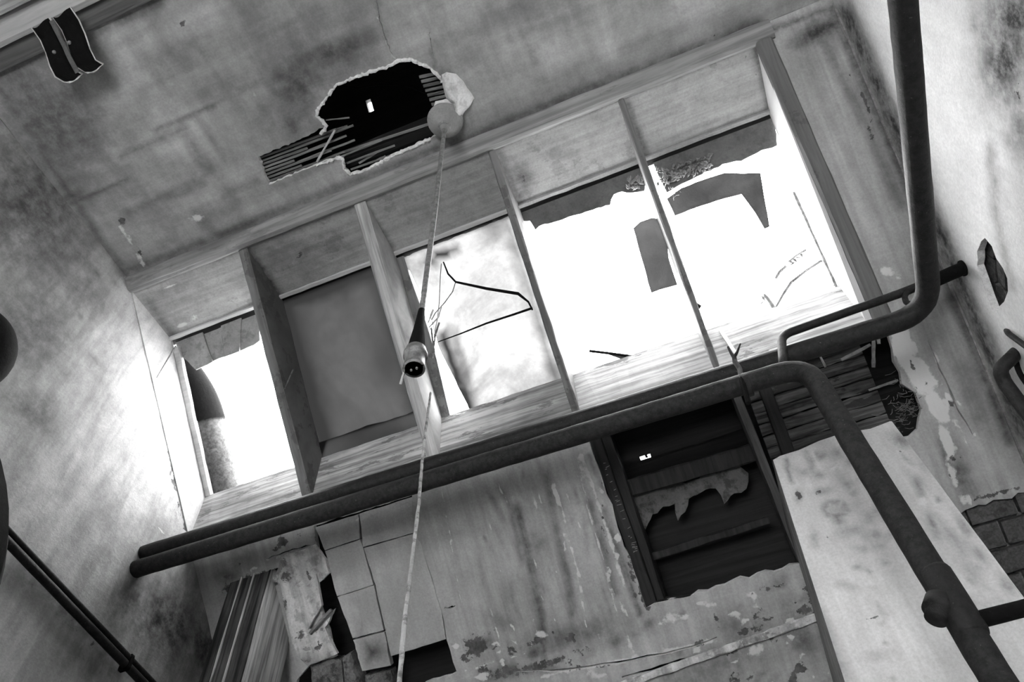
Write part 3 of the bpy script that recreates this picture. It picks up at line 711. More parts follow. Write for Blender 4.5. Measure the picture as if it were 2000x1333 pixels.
# bay 2: darkened glass; bay 3: grimy glass
gsheet('pane', [(535, 592), (745, 510), (835, 800), (640, 862), (630, 895), (620, 890)], .006, m_glassd, win, paint=painter(soft=[(stk((545, 595), (740, 525)), 16, .8), (stk((550, 600), (640, 880)), 26, .6), (stk((745, 530), (830, 830)), 30, .55), (675, 583, 8, 4, 0, .9), (600, 617, 5, 4, 0, .8), (620, 790, 30, 50, 0, .4), (760, 700, 40, 70, 0, .35)]))
gsheet('pane', [(618, 866), (700, 838), (830, 798), (845, 830), (625, 905)], .001, m_glassd, win, seg=.03, jit=.002, paint=painter(soft=[(730, 850, 200, 60, 0, .45)]))
gsheet('pane', [(780, 506), (1000, 420), (1108, 742), (1000, 790), (918, 803), (905, 775), (890, 745), (875, 715), (862, 690), (852, 660), (838, 612), (815, 560), (800, 530)], .004, m_glassb, win, seg=.012, jit=.0016,
       paint=painter(soft=[(860, 497, 34, 12, -10, .93), (840, 512, 20, 8, 0, .8), (885, 490, 8, 14, 40, .85), (965, 450, 40, 26, -20, .6), (stk((865, 660), (890, 720), (905, 770), (915, 800)), 13, .88), (stk((880, 640), (900, 700), (918, 760)), 10, .55), (stk((985, 430), (1040, 600), (1085, 740)), 12, .5), (1040, 610, 30, 12, 0, .3), (1005, 765, 10, 9, 0, .8), (820, 530, 18, 30, 0, .3)]))
gsheet('glazing_bar', [(764, 508), (787, 500), (800, 540), (822, 600), (838, 650), (852, 700), (880, 818), (862, 822)], -.004, m_raft, win, th=.016)
# bays 4 and 5: slivers of broken wired glass still in place
gsheet('glass_shard', [(1237, 446), (1250, 434), (1272, 426), (1283, 427), (1290, 440), (1304, 480), (1306, 505), (1314, 530), (1323, 556), (1272, 572)], .002, m_glasss, win, seg=.02, jit=.0006,
       paint=painter(soft=[(1290, 520, 40, 60, 0, .45)]))
gsheet('glass_shard', [(1303, 388), (1330, 368), (1360, 356), (1415, 338), (1450, 339), (1485, 338), (1503, 443), (1494, 447), (1475, 415), (1448, 379), (1400, 392), (1370, 402), (1318, 421)], .002, m_glasss, win, seg=.02, jit=.0006,
       paint=painter(soft=[(1370, 380, 80, 30, 0, .45), (1480, 390, 20, 60, 0, .4)]))
gsheet('lead_sheet', [(1005, 396), (1130, 350), (1250, 306), (1262, 340), (1258, 372), (1235, 376), (1215, 374), (1198, 380), (1192, 400), (1150, 412), (1120, 420), (1090, 432), (1062, 438), (1045, 449), (1035, 432), (1015, 430)], .012, m_felt, win, seg=.012, jit=.002, spacing=.012)
gsheet('lead_sheet', [(1270, 306), (1400, 260), (1512, 220), (1518, 284), (1498, 290), (1470, 303), (1448, 314), (1420, 318), (1395, 328), (1370, 340), (1350, 350), (1322, 364), (1303, 376), (1290, 350)], .012, m_felt, win, seg=.012, jit=.002, spacing=.012)

# slates left at the head of the first bay
rs = random.Random(5)
sl = [[(338, 650), (388, 632), (412, 705), (382, 720), (352, 690)], [(388, 632), (430, 616), (438, 694), (413, 704)], [(430, 616), (471, 600), (466, 684), (439, 694)], [(471, 600), (502, 590), (506, 664), (495, 672), (467, 684)]]
for i, q in enumerate(sl):
    qc = np.mean(np.array(q, float), 0); q = [tuple(qc + (np.array(p) - qc) * 1.07) for p in q]; V, Fc = slab([oG(p, .010 + .008 * (i % 2)) for p in q], NG * .006, .02, .0012, rs); mesh('slate', V, Fc, m_slate, win)

# ================================================================== THINGS
# --- black bent bracket hanging off the beam, top left
beam = empty('trim_1', (-.8, -.1, 2.15), 'pale grained beam across the top left corner', kind='structure')
V, Fc = board((XL, .008, H - .002), (XR, .008, H - .002), (0, .052, 0), (0, 0, -.012), 20, .0008, .3); mesh('shadow_gap_strip', V, Fc, wood('shadow_gap_tone', .10, 'x', .3), beam)  # dark strip drawn in place of the shadow gap beside the beam
V, Fc = board((XL, -.058, H - .002), (XR, -.058, H - .002), (0, .068, 0), (0, 0, -.035), 20, .0008, .35); mesh('moulding', V, Fc, m_lip, beam)
V, Fc = board((XL, -.4, H - .002), (XR, -.4, H - .002), (0, .345, 0), (0, 0, -.05), 20, .0012, .04); mesh('beam_board', V, Fc, m_beam, beam)

br = empty('hanging_bracket', (-1.2, .02, 2.15), 'black twin-channel bracket with crusted pale edges hanging from the pale beam', 'bracket')
def channel(x0, x1, yo):
    # path in (y, z): out from the beam, sagging, with a curled open lip
    path = [(.0, 2.150), (.03, 2.146), (.06, 2.136), (.095, 2.124), (.125, 2.122), (.146, 2.140)]
    V = []; n = len(path); m = 9
    for k, (y, z) in enumerate(path):
        for q in range(m):
            t = q / (m - 1); xx = x0 + (x1 - x0) * t + .004 * math.sin(k * 1.2)
            e = (2 * t - 1) ** 4
            V.append((xx - .012 * k / n, y + yo + .004 * math.sin(t * 5 + k), z - .012 + .014 * e + random.uniform(-.0006, .0006)))
    Fc = [(k * m + q, k * m + q + 1, k * m + m + q + 1, k * m + m + q) for k in range(n - 1) for q in range(m - 1)]
    N0 = len(V); V2 = [(v[0], v[1], v[2] + .005) for v in V]; V = V + V2
    Fc += [tuple(N0 + i for i in f[::-1]) for f in Fc]
    rim = [q for q in range(m)] + [k * m + m - 1 for k in range(1, n)] + [(n - 1) * m + q for q in range(m - 2, -1, -1)] + [k * m for k in range(n - 2, 0, -1)]
    for i, a_ in enumerate(rim):
        b_ = rim[(i + 1) % len(rim)]; Fc.append((a_, N0 + a_, N0 + b_, b_))
    edge = [np.array(V[i]) for i in rim]
    return V, Fc, edge
for (x0, x1, yo) in ((-1.262, -1.204, .0), (-1.194, -1.136, .0)):
    V, Fc, edge = channel(x0, x1, yo)
    ch_ = mesh('channel', V, Fc, m_iron, br)
    e2 = edge[8:] + [edge[0]]
    V, Fc = tube(e2, [random.uniform(.0012, .0032) for _ in e2], 6, .3); mesh('crusted_edge', V, Fc, m_patch, ch_, label='pale crumbling edge')
V, Fc = board((-1.205, .004, 2.142), (-1.212, .135, 2.108), (.013, 0, 0), (0, 0, .004), 8, .001); mesh('strap', V, Fc, m_felt, br, label='grey strap between the channels')
for p in ((-1.222, .07), (-1.170, .065)):
    V, Fc = lathe((p[0] - .01, p[1], 2.122), (p[0] - .01, p[1], 2.115), [(0, .005), (.6, .005), (1, .002)], 10); mesh('rivet', V, Fc, m_steel, br)

# --- crumbling plaster rim of the ceiling hole
rr_ = random.Random(2)
for seg_ in ([(624, 262), (634, 254), (636, 246), (631, 237), (618, 228), (618, 216), (630, 201), (645, 180), (657, 165), (678, 157), (720, 142), (753, 132), (777, 120), (804, 116), (837, 131), (853, 144), (864, 160)],
             [(618, 324), (640, 316), (658, 309), (669, 312), (672, 330), (684, 341), (708, 335), (735, 322), (768, 304), (804, 289), (840, 272)]):
    Pp = dense([oz(p, H + .001) for p in seg_], .006); Pp = [p + np.array([rr_.uniform(-.0018, .0018), rr_.uniform(-.0018, .0018), rr_.uniform(-.001, .001)]) for p in Pp]
    V, Fc = tube(Pp, [rr_.uniform(.003, .0062) for _ in Pp], 7, .25); mesh('crumbled_rim', V, Fc, m_break, ceiling)
# --- laths in the ceiling hole
rl = random.Random(9)
def lath(p0, p1, w=.0075, dz=.018, mat=None, tilt=0.0):
    a = oz(p0, H + dz); b = oz(p1, H + dz)
    t = (b - a) / np.linalg.norm(b - a); u = np.cross(UP, t) * w
    V, Fc = board(a, b + np.array([0, 0, tilt]), u, (0, 0, .004), 5, .0008, .3); return mesh('lath', V, Fc, mat or m_lath, ceiling)
left = [(505 + i * 2.2, 306 + i * 6.6) for i in range(9)]
for i, (x, y) in enumerate(left):
    L = [150, 135, 90, 120, 60, 130, 70, 110, 80][i]
    lath((x - 4, y + 3), (x + L, y + 3 - L * .385), .0068, .017 + rl.uniform(0, .004))
    if i % 2: lath((x + L * .5, y + 1 - L * .19), (x + L * 1.2 + 20, y + 1 - (L * 1.2 + 20) * .385), .006, .024)
for p, q in (((665, 305), (745, 272)), ((676, 318), (770, 283)), ((684, 330), (800, 290)), ((700, 318), (735, 296)), ((725, 325), (757, 306)), ((735, 312), (752, 304))): lath(p, q, .006, .018 + rl.uniform(0, .005))
for i in range(7): lath((818 + i * 4, 148 + i * 9), (858 + i * 3 + 8, 138 + i * 9), .0085, .018 + rl.uniform(0, .004))
lath((668, 296), (850, 236), .008, .05); lath((617, 316), (652, 254), .006, .012, m_lip); lath((636, 234), (682, 229), .004, .03); lath((655, 252), (678, 245), .004, .03)
V, Fc = board((-1.0, .66, H + .05), (.1, .66, H + .05), (0, .03, 0), (0, 0, .1), 10, .002); mesh('ceiling_joist', V, Fc, m_dark, ceiling)
# wires in the hole
V, Fc = tube(dense([oz(p, H + .12) for p in [(640, 165), (700, 172), (745, 165), (800, 170), (850, 190)]], .03), .0022, 6); mesh('old_wire', V, Fc, m_iron, label='dark wire sagging inside the ceiling hole', cat='wire')

# --- lifted plaster around the ceiling rose
def blobby(px, z, h, seed, name, mat, parent, label=None):
    P = [oz(p, z) for p in px]; c = sum(P) / len(P); rings = 8; V = []; n = 54; Q = []
    for i, a in enumerate(P):
        b = P[(i + 1) % len(P)]; m = max(1, round(n / len(P)))
        for k in range(m): Q.append(a + (b - a) * k / m)
    n = len(Q)
    for r_ in range(rings):
        t = 1 - r_ / rings
        for q in Q:
            v = c + (q - c) * t; nn = mnoise.noise(Vector((v[0] * 40, v[1] * 40, seed)))
            V.append(v - np.array([0, 0, h * (1 - t ** 3) * (1 + .6 * nn)]) + np.array([nn * .003, nn * .002, 0]))
    V.append(c - np.array([0, 0, h]))
    Fc = [(r_ * n + k, r_ * n + (k + 1) % n, (r_ + 1) * n + (k + 1) % n, (r_ + 1) * n + k) for r_ in range(rings - 1) for k in range(n)] + [((rings - 1) * n + k, (rings - 1) * n + (k + 1) % n, rings * n) for k in range(n)]
    return mesh(name, V, fix_normals(V, Fc), mat, parent, smooth=True, label=label)
blobby([(862, 146), (872, 141), (890, 144), (905, 158), (912, 172), (922, 184), (928, 192), (918, 205), (905, 222), (896, 248), (880, 252), (888, 225), (884, 205), (872, 192), (864, 170)], H - .001, .026, 1, 'lifted_plaster', m_patch, ceiling, 'pale lifted plaster beside the ceiling rose')
blobby([(850, 198), (872, 193), (893, 205), (903, 225), (899, 245), (884, 262), (862, 262), (846, 248), (842, 222)], H - .003, .014, 2, 'plaster_collar', m_patch, ceiling)

# --- lamp rod with rose and empty holder
rx, ry = -.366, .648
lamp = empty('pendant_lamp', (rx, ry, H), 'old pendant rod with empty lamp holder hanging from the broken ceiling', 'lamp')
V, Fc = lathe((rx, ry, H - .004), (rx, ry, H - .095), [(0, .050), (.06, .053), (.12, .052), (.2, .046), (.35, .036), (.5, .027), (.7, .017), (1, .0085)]); mesh('ceiling_rose', V, Fc, m_rose, lamp)
V, Fc = lathe((rx, ry, H - .034), (rx, ry, H - .088), [(0, .028), (.2, .027), (.6, .018), (1, .010)], 28); mesh('rose_cup', V, Fc, m_steel, lamp, smooth=True)
V, Fc = tube(dense([np.array([rx, ry, H - .06]), np.array([rx - .004, ry - .001, 1.6]), np.array([rx - .012, ry - .002, 1.09])], .06), .0058, 12, .04); mesh('rod', V, Fc, m_steel, lamp, smooth=True)
bx, by = rx - .014, ry - .003
V, Fc = lathe((bx + .003, by, 1.16), (bx, by, 1.035), [(0, .006), (.5, .010), (1, .0155)]); mesh('rod_sleeve', V, Fc, m_iron, lamp, smooth=True)
V, Fc = lathe((bx, by, 1.040), (bx, by, .985), [(0, .012), (.05, .0175), (.25, .0178), (.27, .0205), (.4, .0205), (.42, .0172), (.9, .0168), (.92, .0185), (1, .0185), (1.0, .0150), (.8, .0145)])
hd = mesh('lamp_holder', V, Fc, m_steel, lamp, smooth=True)
V, Fc = lathe((bx, by, 1.0), (bx, by, .988), [(0, .013), (1, .0125)], 20); mesh('contact_plate', V, Fc, m_patch, hd)
for s in (-.005, .005):
    V, Fc = lathe((bx + s, by, .99), (bx + s, by, .982), [(0, .0022), (1, .0018)], 10); mesh('contact_pin', V, Fc, m_steel, hd)
V, Fc = tube([np.array([bx - .016, by + .002, .998]), np.array([bx - .027, by + .012, .992]), np.array([bx - .034, by + .02, .985])], .0022, 8); mesh('lug', V, Fc, m_lip, hd)

# --- pull cord hanging from the second divider
cp = [oS((841, 768)), oz((834, 820), 1.45), oz((824, 905), 1.18), oz((818, 985), .98), oz((806, 1085), .80), oz((794, 1180), .66), oz((786, 1265), .57), oz((778, 1350), .49), oz((768, 1500), .36)]
V, Fc = tube(dense(cp, .02), .0032, 8, .18); mesh('pull_cord', V, Fc, m_rope, label='thin mottled cord hanging from the bare wood divider past the pipes', cat='cord')

# --- pipes
def pipe(name, pts, r, bend, mat, label, cat='pipe', step=.03, rough=.025):
    P = dense(round_path(pts, bend, 9), step)
    root = empty(name, pts[0], label, cat)
    V, Fc = tube(P, r, 18, rough); mesh('pipe_run', V, Fc, mat, root, smooth=True)
    return root
def collar(root, a, b, r, mat, name='collar', seg=18):
    V, Fc = lathe(a, b, [(0, r * .92), (.05, r), (.5, r * 1.02), (.95, r), (1, r * .92)], seg); return mesh(name, V, Fc, mat, root, smooth=True)
# upper pipe: along the room, then turns back over the viewer beside the right wall
yA, zA = 1.245, 1.452
Ax1 = .607
Pa = [np.array([XL - .01, yA, zA]), np.array([Ax1 - .0, yA + .0, 1.415]), np.array([.595, .1, 1.40])]
pa = pipe('heating_pipe', Pa, .0245, .085, m_pipe, 'upper of two long rusty pipes, turning back beside the right wall')
# lower pipe: beside it, then drops vertically
yB, zB = 1.225, 1.385
pB = [np.array([XL - .01, 1.240, 1.396]), np.array([-.41, 1.212, 1.346]), np.array([.295, 1.20, 1.321]), np.array([.300, 1.20, -CZ + .004])]
pb = pipe('heating_pipe', pB, .0240, .07, m_pipel, 'lower of two long rusty pipes, dropping in front of the pier')
c_ = oy((1457, 753), 1.203); collar(pb, c_ - np.array([.010, 0, 0]), c_ + np.array([.010, 0, 0]), .028, m_pipel)
collar(pb, (.2985, 1.2, .76), (.2985, 1.2, .64), .0262, m_pipe, 'tee_fitting')
V, Fc = lathe((.285, 1.197, .705), (.262, 1.19, .675), [(0, .024), (.6, .024), (.62, .019), (1, .017)]); mesh('tee_plug', V, Fc, m_pipe, pb, smooth=True)
# pipe clip between the two pipes
V, Fc = tube(dense([oy((1435, 706), 1.21), oy((1445, 722), 1.2), oy((1448, 740), 1.18), oy((1462, 788), 1.185)], .01), .006, 8); mesh('pipe_clip', V, Fc, m_iron, pa)
# thin branch pipe from the right wall
cz = 1.47
Pc = [ox((1884, 523), XR + .01), oz((1740, 580), 1.485), oz((1531, 658), 1.485), oz((1528, 712), 1.42)]
Pc = [ox((1884, 523), XR + .01)] + [oy((1760, 573), 1.235), oy((1526, 655), 1.22), oy((1530, 715), 1.205)]
pc = pipe('branch_pipe', Pc, .0105, .03, m_pipe, 'thin pipe crossing the lower roof light corner to the right wall')
w0 = ox((1884, 523), XR); w1 = oy((1818, 552), 1.25); V, Fc = tube(dense([w0 + (w1 - w0) * t for t in (0, 1)], .03), .0165, 14, .03); mesh('sleeve', V, Fc, m_iron, pc, smooth=True)
collar(pc, w0 - np.array([.002, 0, 0]), w0 - np.array([.008, 0, 0]), .020, m_iron, 'wall_flange')
hk = [oy((1800, 556), 1.24), oy((1776, 566), 1.235), oy((1766, 578), 1.235), oy((1770, 592), 1.235), oy((1784, 596), 1.24)]
V, Fc = tube(dense(round_path(hk, .02, 4), .01), .0068, 10); mesh('bent_stub', V, Fc, m_pipe, pc, smooth=True)
# small horizontal pipe to the vertical one, bottom right
d0 = np.array([.315, 1.2, .664]); d1 = oy((2000, 1183), 1.2); d1 = d0 + (d1 - d0) * 1.0; d1[0] = XR + .005; d1[2] = .664 + (.667 - .664)
pd = empty('tap_pipe', d0, 'thin black pipe running right from the vertical pipe to the wall', 'pipe'); V, Fc = tube(dense([d0 + np.array([.004, 0, 0]), d1], .03), .0125, 12, .02); mesh('pipe_run', V, Fc, m_iron, pd, smooth=True)
# elbow pipe on the right wall, and the thin one above
e_ = [ox((1985, 690), XR + .004), ox((1972, 703), .728), ox((1952, 722), .70), ox((1962, 748), .70), ox((2080, 905), .70)]
pe = pipe('wall_pipe', e_, .0155, .035, m_pipe, 'thick elbow pipe coming out of the right wall at the frame edge')
e2 = [ox((1966, 646), XR + .004), ox((1970, 652), .738), ox((2005, 678), .738), ox((2090, 735), .738)]
pf = pipe('wall_conduit', e2, .0062, .012, m_pipe, 'thin conduit on the right wall above the thick elbow pipe')
e3 = [ox((1982, 700), XR - .002), ox((1990, 728), .742), ox((2040, 800), .742), ox((2090, 880), .742)]
pipe('wall_conduit', e3, .006, .02, m_iron, 'thin black conduit behind the thick elbow pipe')
# conduit on the left wall
g0 = ox((-30, 1030), XL + .02); g1 = ox((290, 1352), XL + .02)
g0 = np.array([XL + .018, .78, 1.208]); g1 = np.array([XL + .018, 1.55, 1.12])
pg = pipe('conduit', [g0, g1], .0105, .01, m_pipe, 'dark conduit pair running down the left wall at lower left')
V, Fc = tube(dense([g0 + np.array([.004, 0, .019]), g1 + np.array([.004, 0, .019])], .05), .0065, 10); mesh('second_run', V, Fc, m_pipel, pg, smooth=True)
for t in (.70,):
    q = g0 + (g1 - g0) * t; V, Fc = board(q + np.array([-.018, -.005, -.014]), q + np.array([-.018, .005, -.014]), (0.031, 0, 0), (0, 0, .041), 2, .0003); mesh('saddle_clip', V, Fc, m_iron, pg)

# --- dark rounded fixtures at the left frame edge
c1 = ox((-78, 680), -1.25)
V = []; Fc = []; n = 24; m = 14
dd = np.linalg.norm(c1); r1 = 96 / F * dd * .80
fl = empty('ball_float', c1, 'dark rounded ball fixture poking in at the left edge', 'float')
V, Fc = lathe(c1 + np.array([-r1, 0, 0]), c1 + np.array([r1, 0, 0]), [((1 - math.cos(math.pi * k / 18)) / 2, r1 * math.sin(math.pi * k / 18)) for k in range(19)], 32); mesh('ball', V, Fc, m_iron, fl, smooth=True)
V, Fc = tube([np.array([XL + .0, c1[1], c1[2]]), c1], .012, 10); mesh('arm', V, Fc, m_iron, fl)
c2 = ox((-500, 1015), -1.25)
r2 = .2
while max(prj((c2[0] + dx, c2[1] + r2 * math.cos(a), c2[2] + r2 * math.sin(a)))[0] for dx in (-.10, .064) for a in np.linspace(0, 6.28, 90)) < 17: r2 += .002
tk = empty('cistern', c2, 'large dark rounded cistern edge at the left, below the ball fixture', 'cistern')
V, Fc = lathe(c2 + np.array([-.16, 0, 0]), c2 + np.array([.12, 0, 0]), [(0, r2 * .6), (.06, r2 * .9), (.2, r2), (.8, r2), (.94, r2 * .9), (1, r2 * .6)], 48); mesh('drum', V, Fc, m_iron, tk, smooth=True)
V, Fc = board((XL, c2[1] - .03, c2[2] - r2 - .02), (-.95, c2[1] - .03, c2[2] - r2 - .02), (0, .06, 0), (0, 0, .03), 4, .0005); mesh('wall_bracket', V, Fc, m_iron, tk)

# --- timber post, bottom left
po = empty('timber_post', (-1.37, 1.53, -CZ), 'weathered square timber post under the sloped ceiling at lower left', 'post')
V, Fc = board((-1.438, 1.50, -CZ), (-1.438, 1.50, zS(1.5) + .02), (.142, 0, 0), (0, .16, 0), 30, .0015, .10); mesh('post_shaft', V, Fc, m_post, po)
V, Fc = board((-1.440, 1.494, -CZ), (-1.440, 1.494, zS(1.494) + .01), (.136, 0, 0), (0, .01, 0), 24, .001, .05); mesh('shaded_front', V, Fc, wood('shaded_front_wood', .045, 'z', 1.0), po, label='streaked front of the post with its shade in the colour')  # front face made darker: its shade is put into the colour
for x in (-1.405, -1.362):
    V, Fc = board((x, 1.489, -CZ), (x + .004, 1.489, zS(1.494) + .01), (.0035, 0, 0), (0, .006, 0), 24, .001, .3); mesh('batten', V, Fc, m_post, po)

# --- hanging plaster sheet beside the post
hp_px = [(552, 1088), (610, 1067), (633, 1095), (641, 1122), (621, 1140), (615, 1120), (621, 1160), (625, 1185), (602, 1230), (610, 1236), (625, 1215), (650, 1192), (640, 1215), (632, 1228), (640, 1250), (656, 1280), (630, 1290), (604, 1299), (590, 1285), (574, 1255), (566, 1215), (557, 1175), (551, 1140), (530, 1133), (545, 1115)]
hp = [np.array(oS(p, -.03)) for p in hp_px]
hs = sheet('loose_plaster_sheet', jag([p[:2] for p in hp], .01, .0012, 4), [], lambda p: np.array([p[0], p[1], zS(p[1]) - .03]), .01, NS * .012, [m_flake, m_break],
           relief=lambda P2, V: (np.array([.010 * math.sin((p[0] + 1.2) * 26) + .006 * mnoise.noise(Vector((p[0] * 14, p[1] * 14, 3))) for p in P2]))[:, None] * NS,
           label='pale peeling plaster sheet curling off the slope beside the timber post', cat='plaster', 
           paint=painter(hard=[(600, 1120, 5, 30, -10, .7), (625, 1100, 5, 12, 0, .5), (590, 1240, 14, 12, 0, .7), (625, 1265, 16, 12, 40, .7), (560, 1125, 14, 16, 0, .7), (560, 1180, 6, 30, -15, .6), (600, 1290, 40, 8, 10, .5)],
                         lite=[(575, 1180, 12, 40, -10, .6), (580, 1100, 24, 10, -20, .5), (610, 1258, 12, 14, 0, .6), (597, 1238, 8, 6, 0, .8)], soft=[(610, 1290, 40, 14, 10, .5)]))
V, Fc = tube(dense([oS((606, 1238), -.034), oS((628, 1212), -.034), oS((648, 1192), -.030)], .01), .0062, 5, .15); mesh('wood_splinter', V, Fc, m_lath, label='short splintered lath wedged behind the peeling plaster sheet', cat='splinter')

# stones in the slot below the plaster slabs
stp = [[(606, 1300), (640, 1285), (668, 1290), (670, 1345), (612, 1350)], [(668, 1286), (684, 1276), (694, 1300), (712, 1345), (676, 1350)], [(712, 1322), (764, 1310), (770, 1352), (716, 1356)]]
for i, q in enumerate(stp):
    P = [oS(p, .012) for p in q]; c = sum(P) / len(P); Q = []
    for k, a in enumerate(P):
        b = P[(k + 1) % len(P)]
        for j in range(4): Q.append(a + (b - a) * j / 4 + np.array([random.uniform(-.002, .002) for _ in range(3)]))
    n = len(Q); V = Q + [c + (q_ - c) * .7 - NS * .014 for q_ in Q] + [c - NS * .018] + [q_ + NS * .04 for q_ in Q]
    Fc = [(k, (k + 1) % n, n + (k + 1) % n, n + k) for k in range(n)] + [(n + k, n + (k + 1) % n, 2 * n) for k in range(n)] + [(k, (k + 1) % n, 2 * n + 1 + (k + 1) % n, 2 * n + 1 + k) for k in range(n)]
    mesh('rubble_stone', V, fix_normals(V, Fc), m_stone, slope)

# --- pier, right
pier_px = [(1510, 900), (1523, 892), (1560, 880), (1600, 862), (1650, 846), (1700, 838), (1741, 822)]
pt = [oy(p, 1.57) for p in pier_px]
yP = 1.57
pier_out = [(p[0], p[2]) for p in pt] + [(.515, .9), (.545, -CZ), (.05, -CZ), (.075, .2), (.131, .811)]
pj = []
pier_paint = painter(
    soft=rbl(26, [(1530, 900), (1640, 870), (1800, 1100), (1700, 1100)], 12, 8, 0, .15, .5, 30) + rbl(16, [(1740, 850), (1990, 1160), (1990, 1300), (1850, 1100)], 9, 30, -38, .2, .5, 31) + [([(1630 + 24 * math.cos(a), 995 + 14 * math.sin(a)) for a in np.linspace(0, 6.3, 14)], 4, .5), (1640, 995, 26, 14, 0, .3), (1700, 1010, 12, 12, 0, .35), (1650, 1040, 30, 12, -20, .3), (1690, 1050, 14, 14, 0, .2), (1560, 970, 8, 12, 0, .6), (1610, 960, 18, 6, -20, .45), (1655, 945, 12, 8, 0, .35), (stk((1535, 900), (1545, 940)), 5, .5), (stk((1575, 885), (1590, 920)), 6, .4), (1590, 1055, 10, 20, 0, .35),
          (1675, 1108, 12, 6, 0, .4), (1730, 1098, 6, 4, 0, .5), (stk((1640, 1140), (1670, 1150)), 8, .25), (1760, 860, 30, 16, 30, .5), (1800, 900, 20, 40, -40, .25), (1860, 1050, 14, 60, -38, .35), (1900, 1120, 14, 60, -38, .3), (1720, 1280, 30, 12, -10, .25), (stk((1690, 1080), (1720, 1210), (1745, 1333)), 2, .3), (1730, 1200, 10, 12, 0, .25), (1930, 1190, 60, 50, -30, .2), (stk((1600, 1200), (1650, 1330)), 16, .35)],
    hard=rbl(10, [(1530, 890), (1640, 870), (1700, 1000), (1600, 1060)], 6, 5, 0, .45, .65, 32) + [(1559, 968, 8, 10, 0, .9), (1600, 963, 16, 5, -20, .8), (1735, 857, 10, 6, 0, .6), (stk((1680, 1215), (1720, 1202)), 2, .6), (1757, 885, 4, 4, 0, .7), (1770, 845, 20, 8, 20, .45)],
    lite=[(1640, 910, 40, 16, -20, .5), (1800, 990, 40, 30, 0, .5), (1600, 1030, 30, 14, 0, .4), (1850, 960, 24, 24, 0, .5), (stk((1730, 830), (1775, 900), (1800, 940)), 8, .45)])
pier = sheet('plaster_pier', pier_out, [], lambda p: np.array([p[0], yP, p[1]]), .0095, (0, .02, 0), [m_pier, m_pier], paint=pier_paint, relief=lumps(.0025, 6, (0, -1, 0), 6),
             label='pale plastered chimney pier rising to the broken ceiling behind the vertical pipe', cat='pier')
side = lambda xs, flip: None
def pier_side(xt, xm, xb, dx):
    V = []; n = 26
    for k in range(n + 1):
        t = k / n; z = 1.42 + (-CZ - 1.42) * t
        x = np.interp(-z, [-1.42, -.811, -.2, CZ], [xt, xm, xb[0], xb[1]])
        for (yy_, xx_) in ((yP, x), (yP + .02, x + dx * .4), (yP + .12, x + dx), (yP + .5, x + dx * 1.3)):
            zz = min(z, zS(yy_) - .001); V.append((xx_ + random.uniform(-.0008, .0008), yy_, zz))
    Fc = [(k * 4 + q, k * 4 + q + 1, k * 4 + 5 + q, k * 4 + 4 + q) for k in range(n) for q in range(3)]
    return V, Fc
V, Fc = pier_side(.186, .131, (.075, .05), -.012); o = mesh('left_return', V, Fc, plaster('shaded_return', .22, .3, paint=False, streak=(30, 30, 2), sstr=.3), None, smooth=True)  # left side coloured darker to carry its shade
o.parent = pier; o.location = LOC[o.name] - LOC[pier.name]
V, Fc = pier_side(.498, .515, (.53, .545), .0); o = mesh('right_return', V, Fc, m_pier, None, smooth=True)
o.parent = pier; o.location = LOC[o.name] - LOC[pier.name]

# ledge below the hatch
a = oS((1330, 1290), -.004); b = oS((1600, 1195), -.004); d = (b - a)
V, Fc = board(a - d * .9, b + d * .05, np.array([0, .014, -.013]), -NS * .010, 30, .0022, .3); mesh('plaster_ledge', V, Fc, m_flake, slope)

# --- inside the hatch
hb = empty('hatch_frame', (.0, 1.6, 1.5), 'dark timber framing inside the open hatch', 'frame')
zz = lambda y, o: zS(y) + o
V, Fc = board((-.262, 1.43, zz(1.43, .004)), (-.255, 1.80, zz(1.80, .004)), (.034, 0, 0), NS * .10, 14, .0015); mesh('side_timber', V, Fc, m_darks, hb)
V, Fc = board((.142, 1.42, zz(1.42, .002)), (.160, 1.80, zz(1.80, .002)), (.024, 0, 0), NS * .09, 14, .0015); mesh('side_timber', V, Fc, wood('grey_rafter', .06, 's', .4), hb)
q0 = oS((1195, 948), .07); q1 = oS((1465, 868), .07)
V, Fc = board(q0, q1, (0, .035, -.033), NS * .03, 10, .002); mesh('cross_timber', V, Fc, m_darks, hb)
q0 = oS((1240, 1092), .08); q1 = oS((1500, 1010), .08)
V, Fc = board(q0, q1, (0, .014, -.013), NS * .02, 10, .002); mesh('cross_timber', V, Fc, m_darks, hb)
V, Fc = board((-.262, 1.77, zz(1.77, .004)), (.20, 1.80, zz(1.80, .004)), (0, .012, -.011), NS * .04, 10, .002); mesh('sill_timber', V, Fc, m_darks, hb)
rag = [(1205, 970), (1260, 960), (1330, 945), (1400, 920), (1440, 905), (1462, 925), (1458, 955), (1435, 965), (1415, 985), (1398, 955), (1370, 962), (1345, 975), (1338, 1000), (1325, 1018), (1318, 985), (1295, 990), (1270, 1015), (1250, 1050), (1235, 1030), (1215, 1000)]
P = [oS(p, .10)[:2] for p in rag]
o = sheet('ragged_lining', jag(P, .012, .004, 4), [], lambda p: np.array([p[0], p[1], zS(p[1]) + .10]), .015, NS * .006, [plaster('sooty_plaster', .085, .4, paint=False, mott=.5, bstr=.6)] * 2, relief=lumps(.006, 20, NS, 2))
o.parent = hb; o.location = LOC[o.name] - LOC[hb.name]
# stained boards to the right of the hatch rafter
bp = empty('board_lining', (.35, 1.5, 1.5), 'stained horizontal boards exposed between the pipes', 'boards')
rb2 = random.Random(21)
for k in range(8):
    y = 1.435 + k * .0235
    V, Fc = board((.185, y, zz(y, .045 + rb2.uniform(0, .006))), (.50, y, zz(y, .045 + rb2.uniform(0, .006))), (0, .0215, -.020), NS * .01, 14, .0018, .2); mesh('board', V, Fc, m_board, bp)
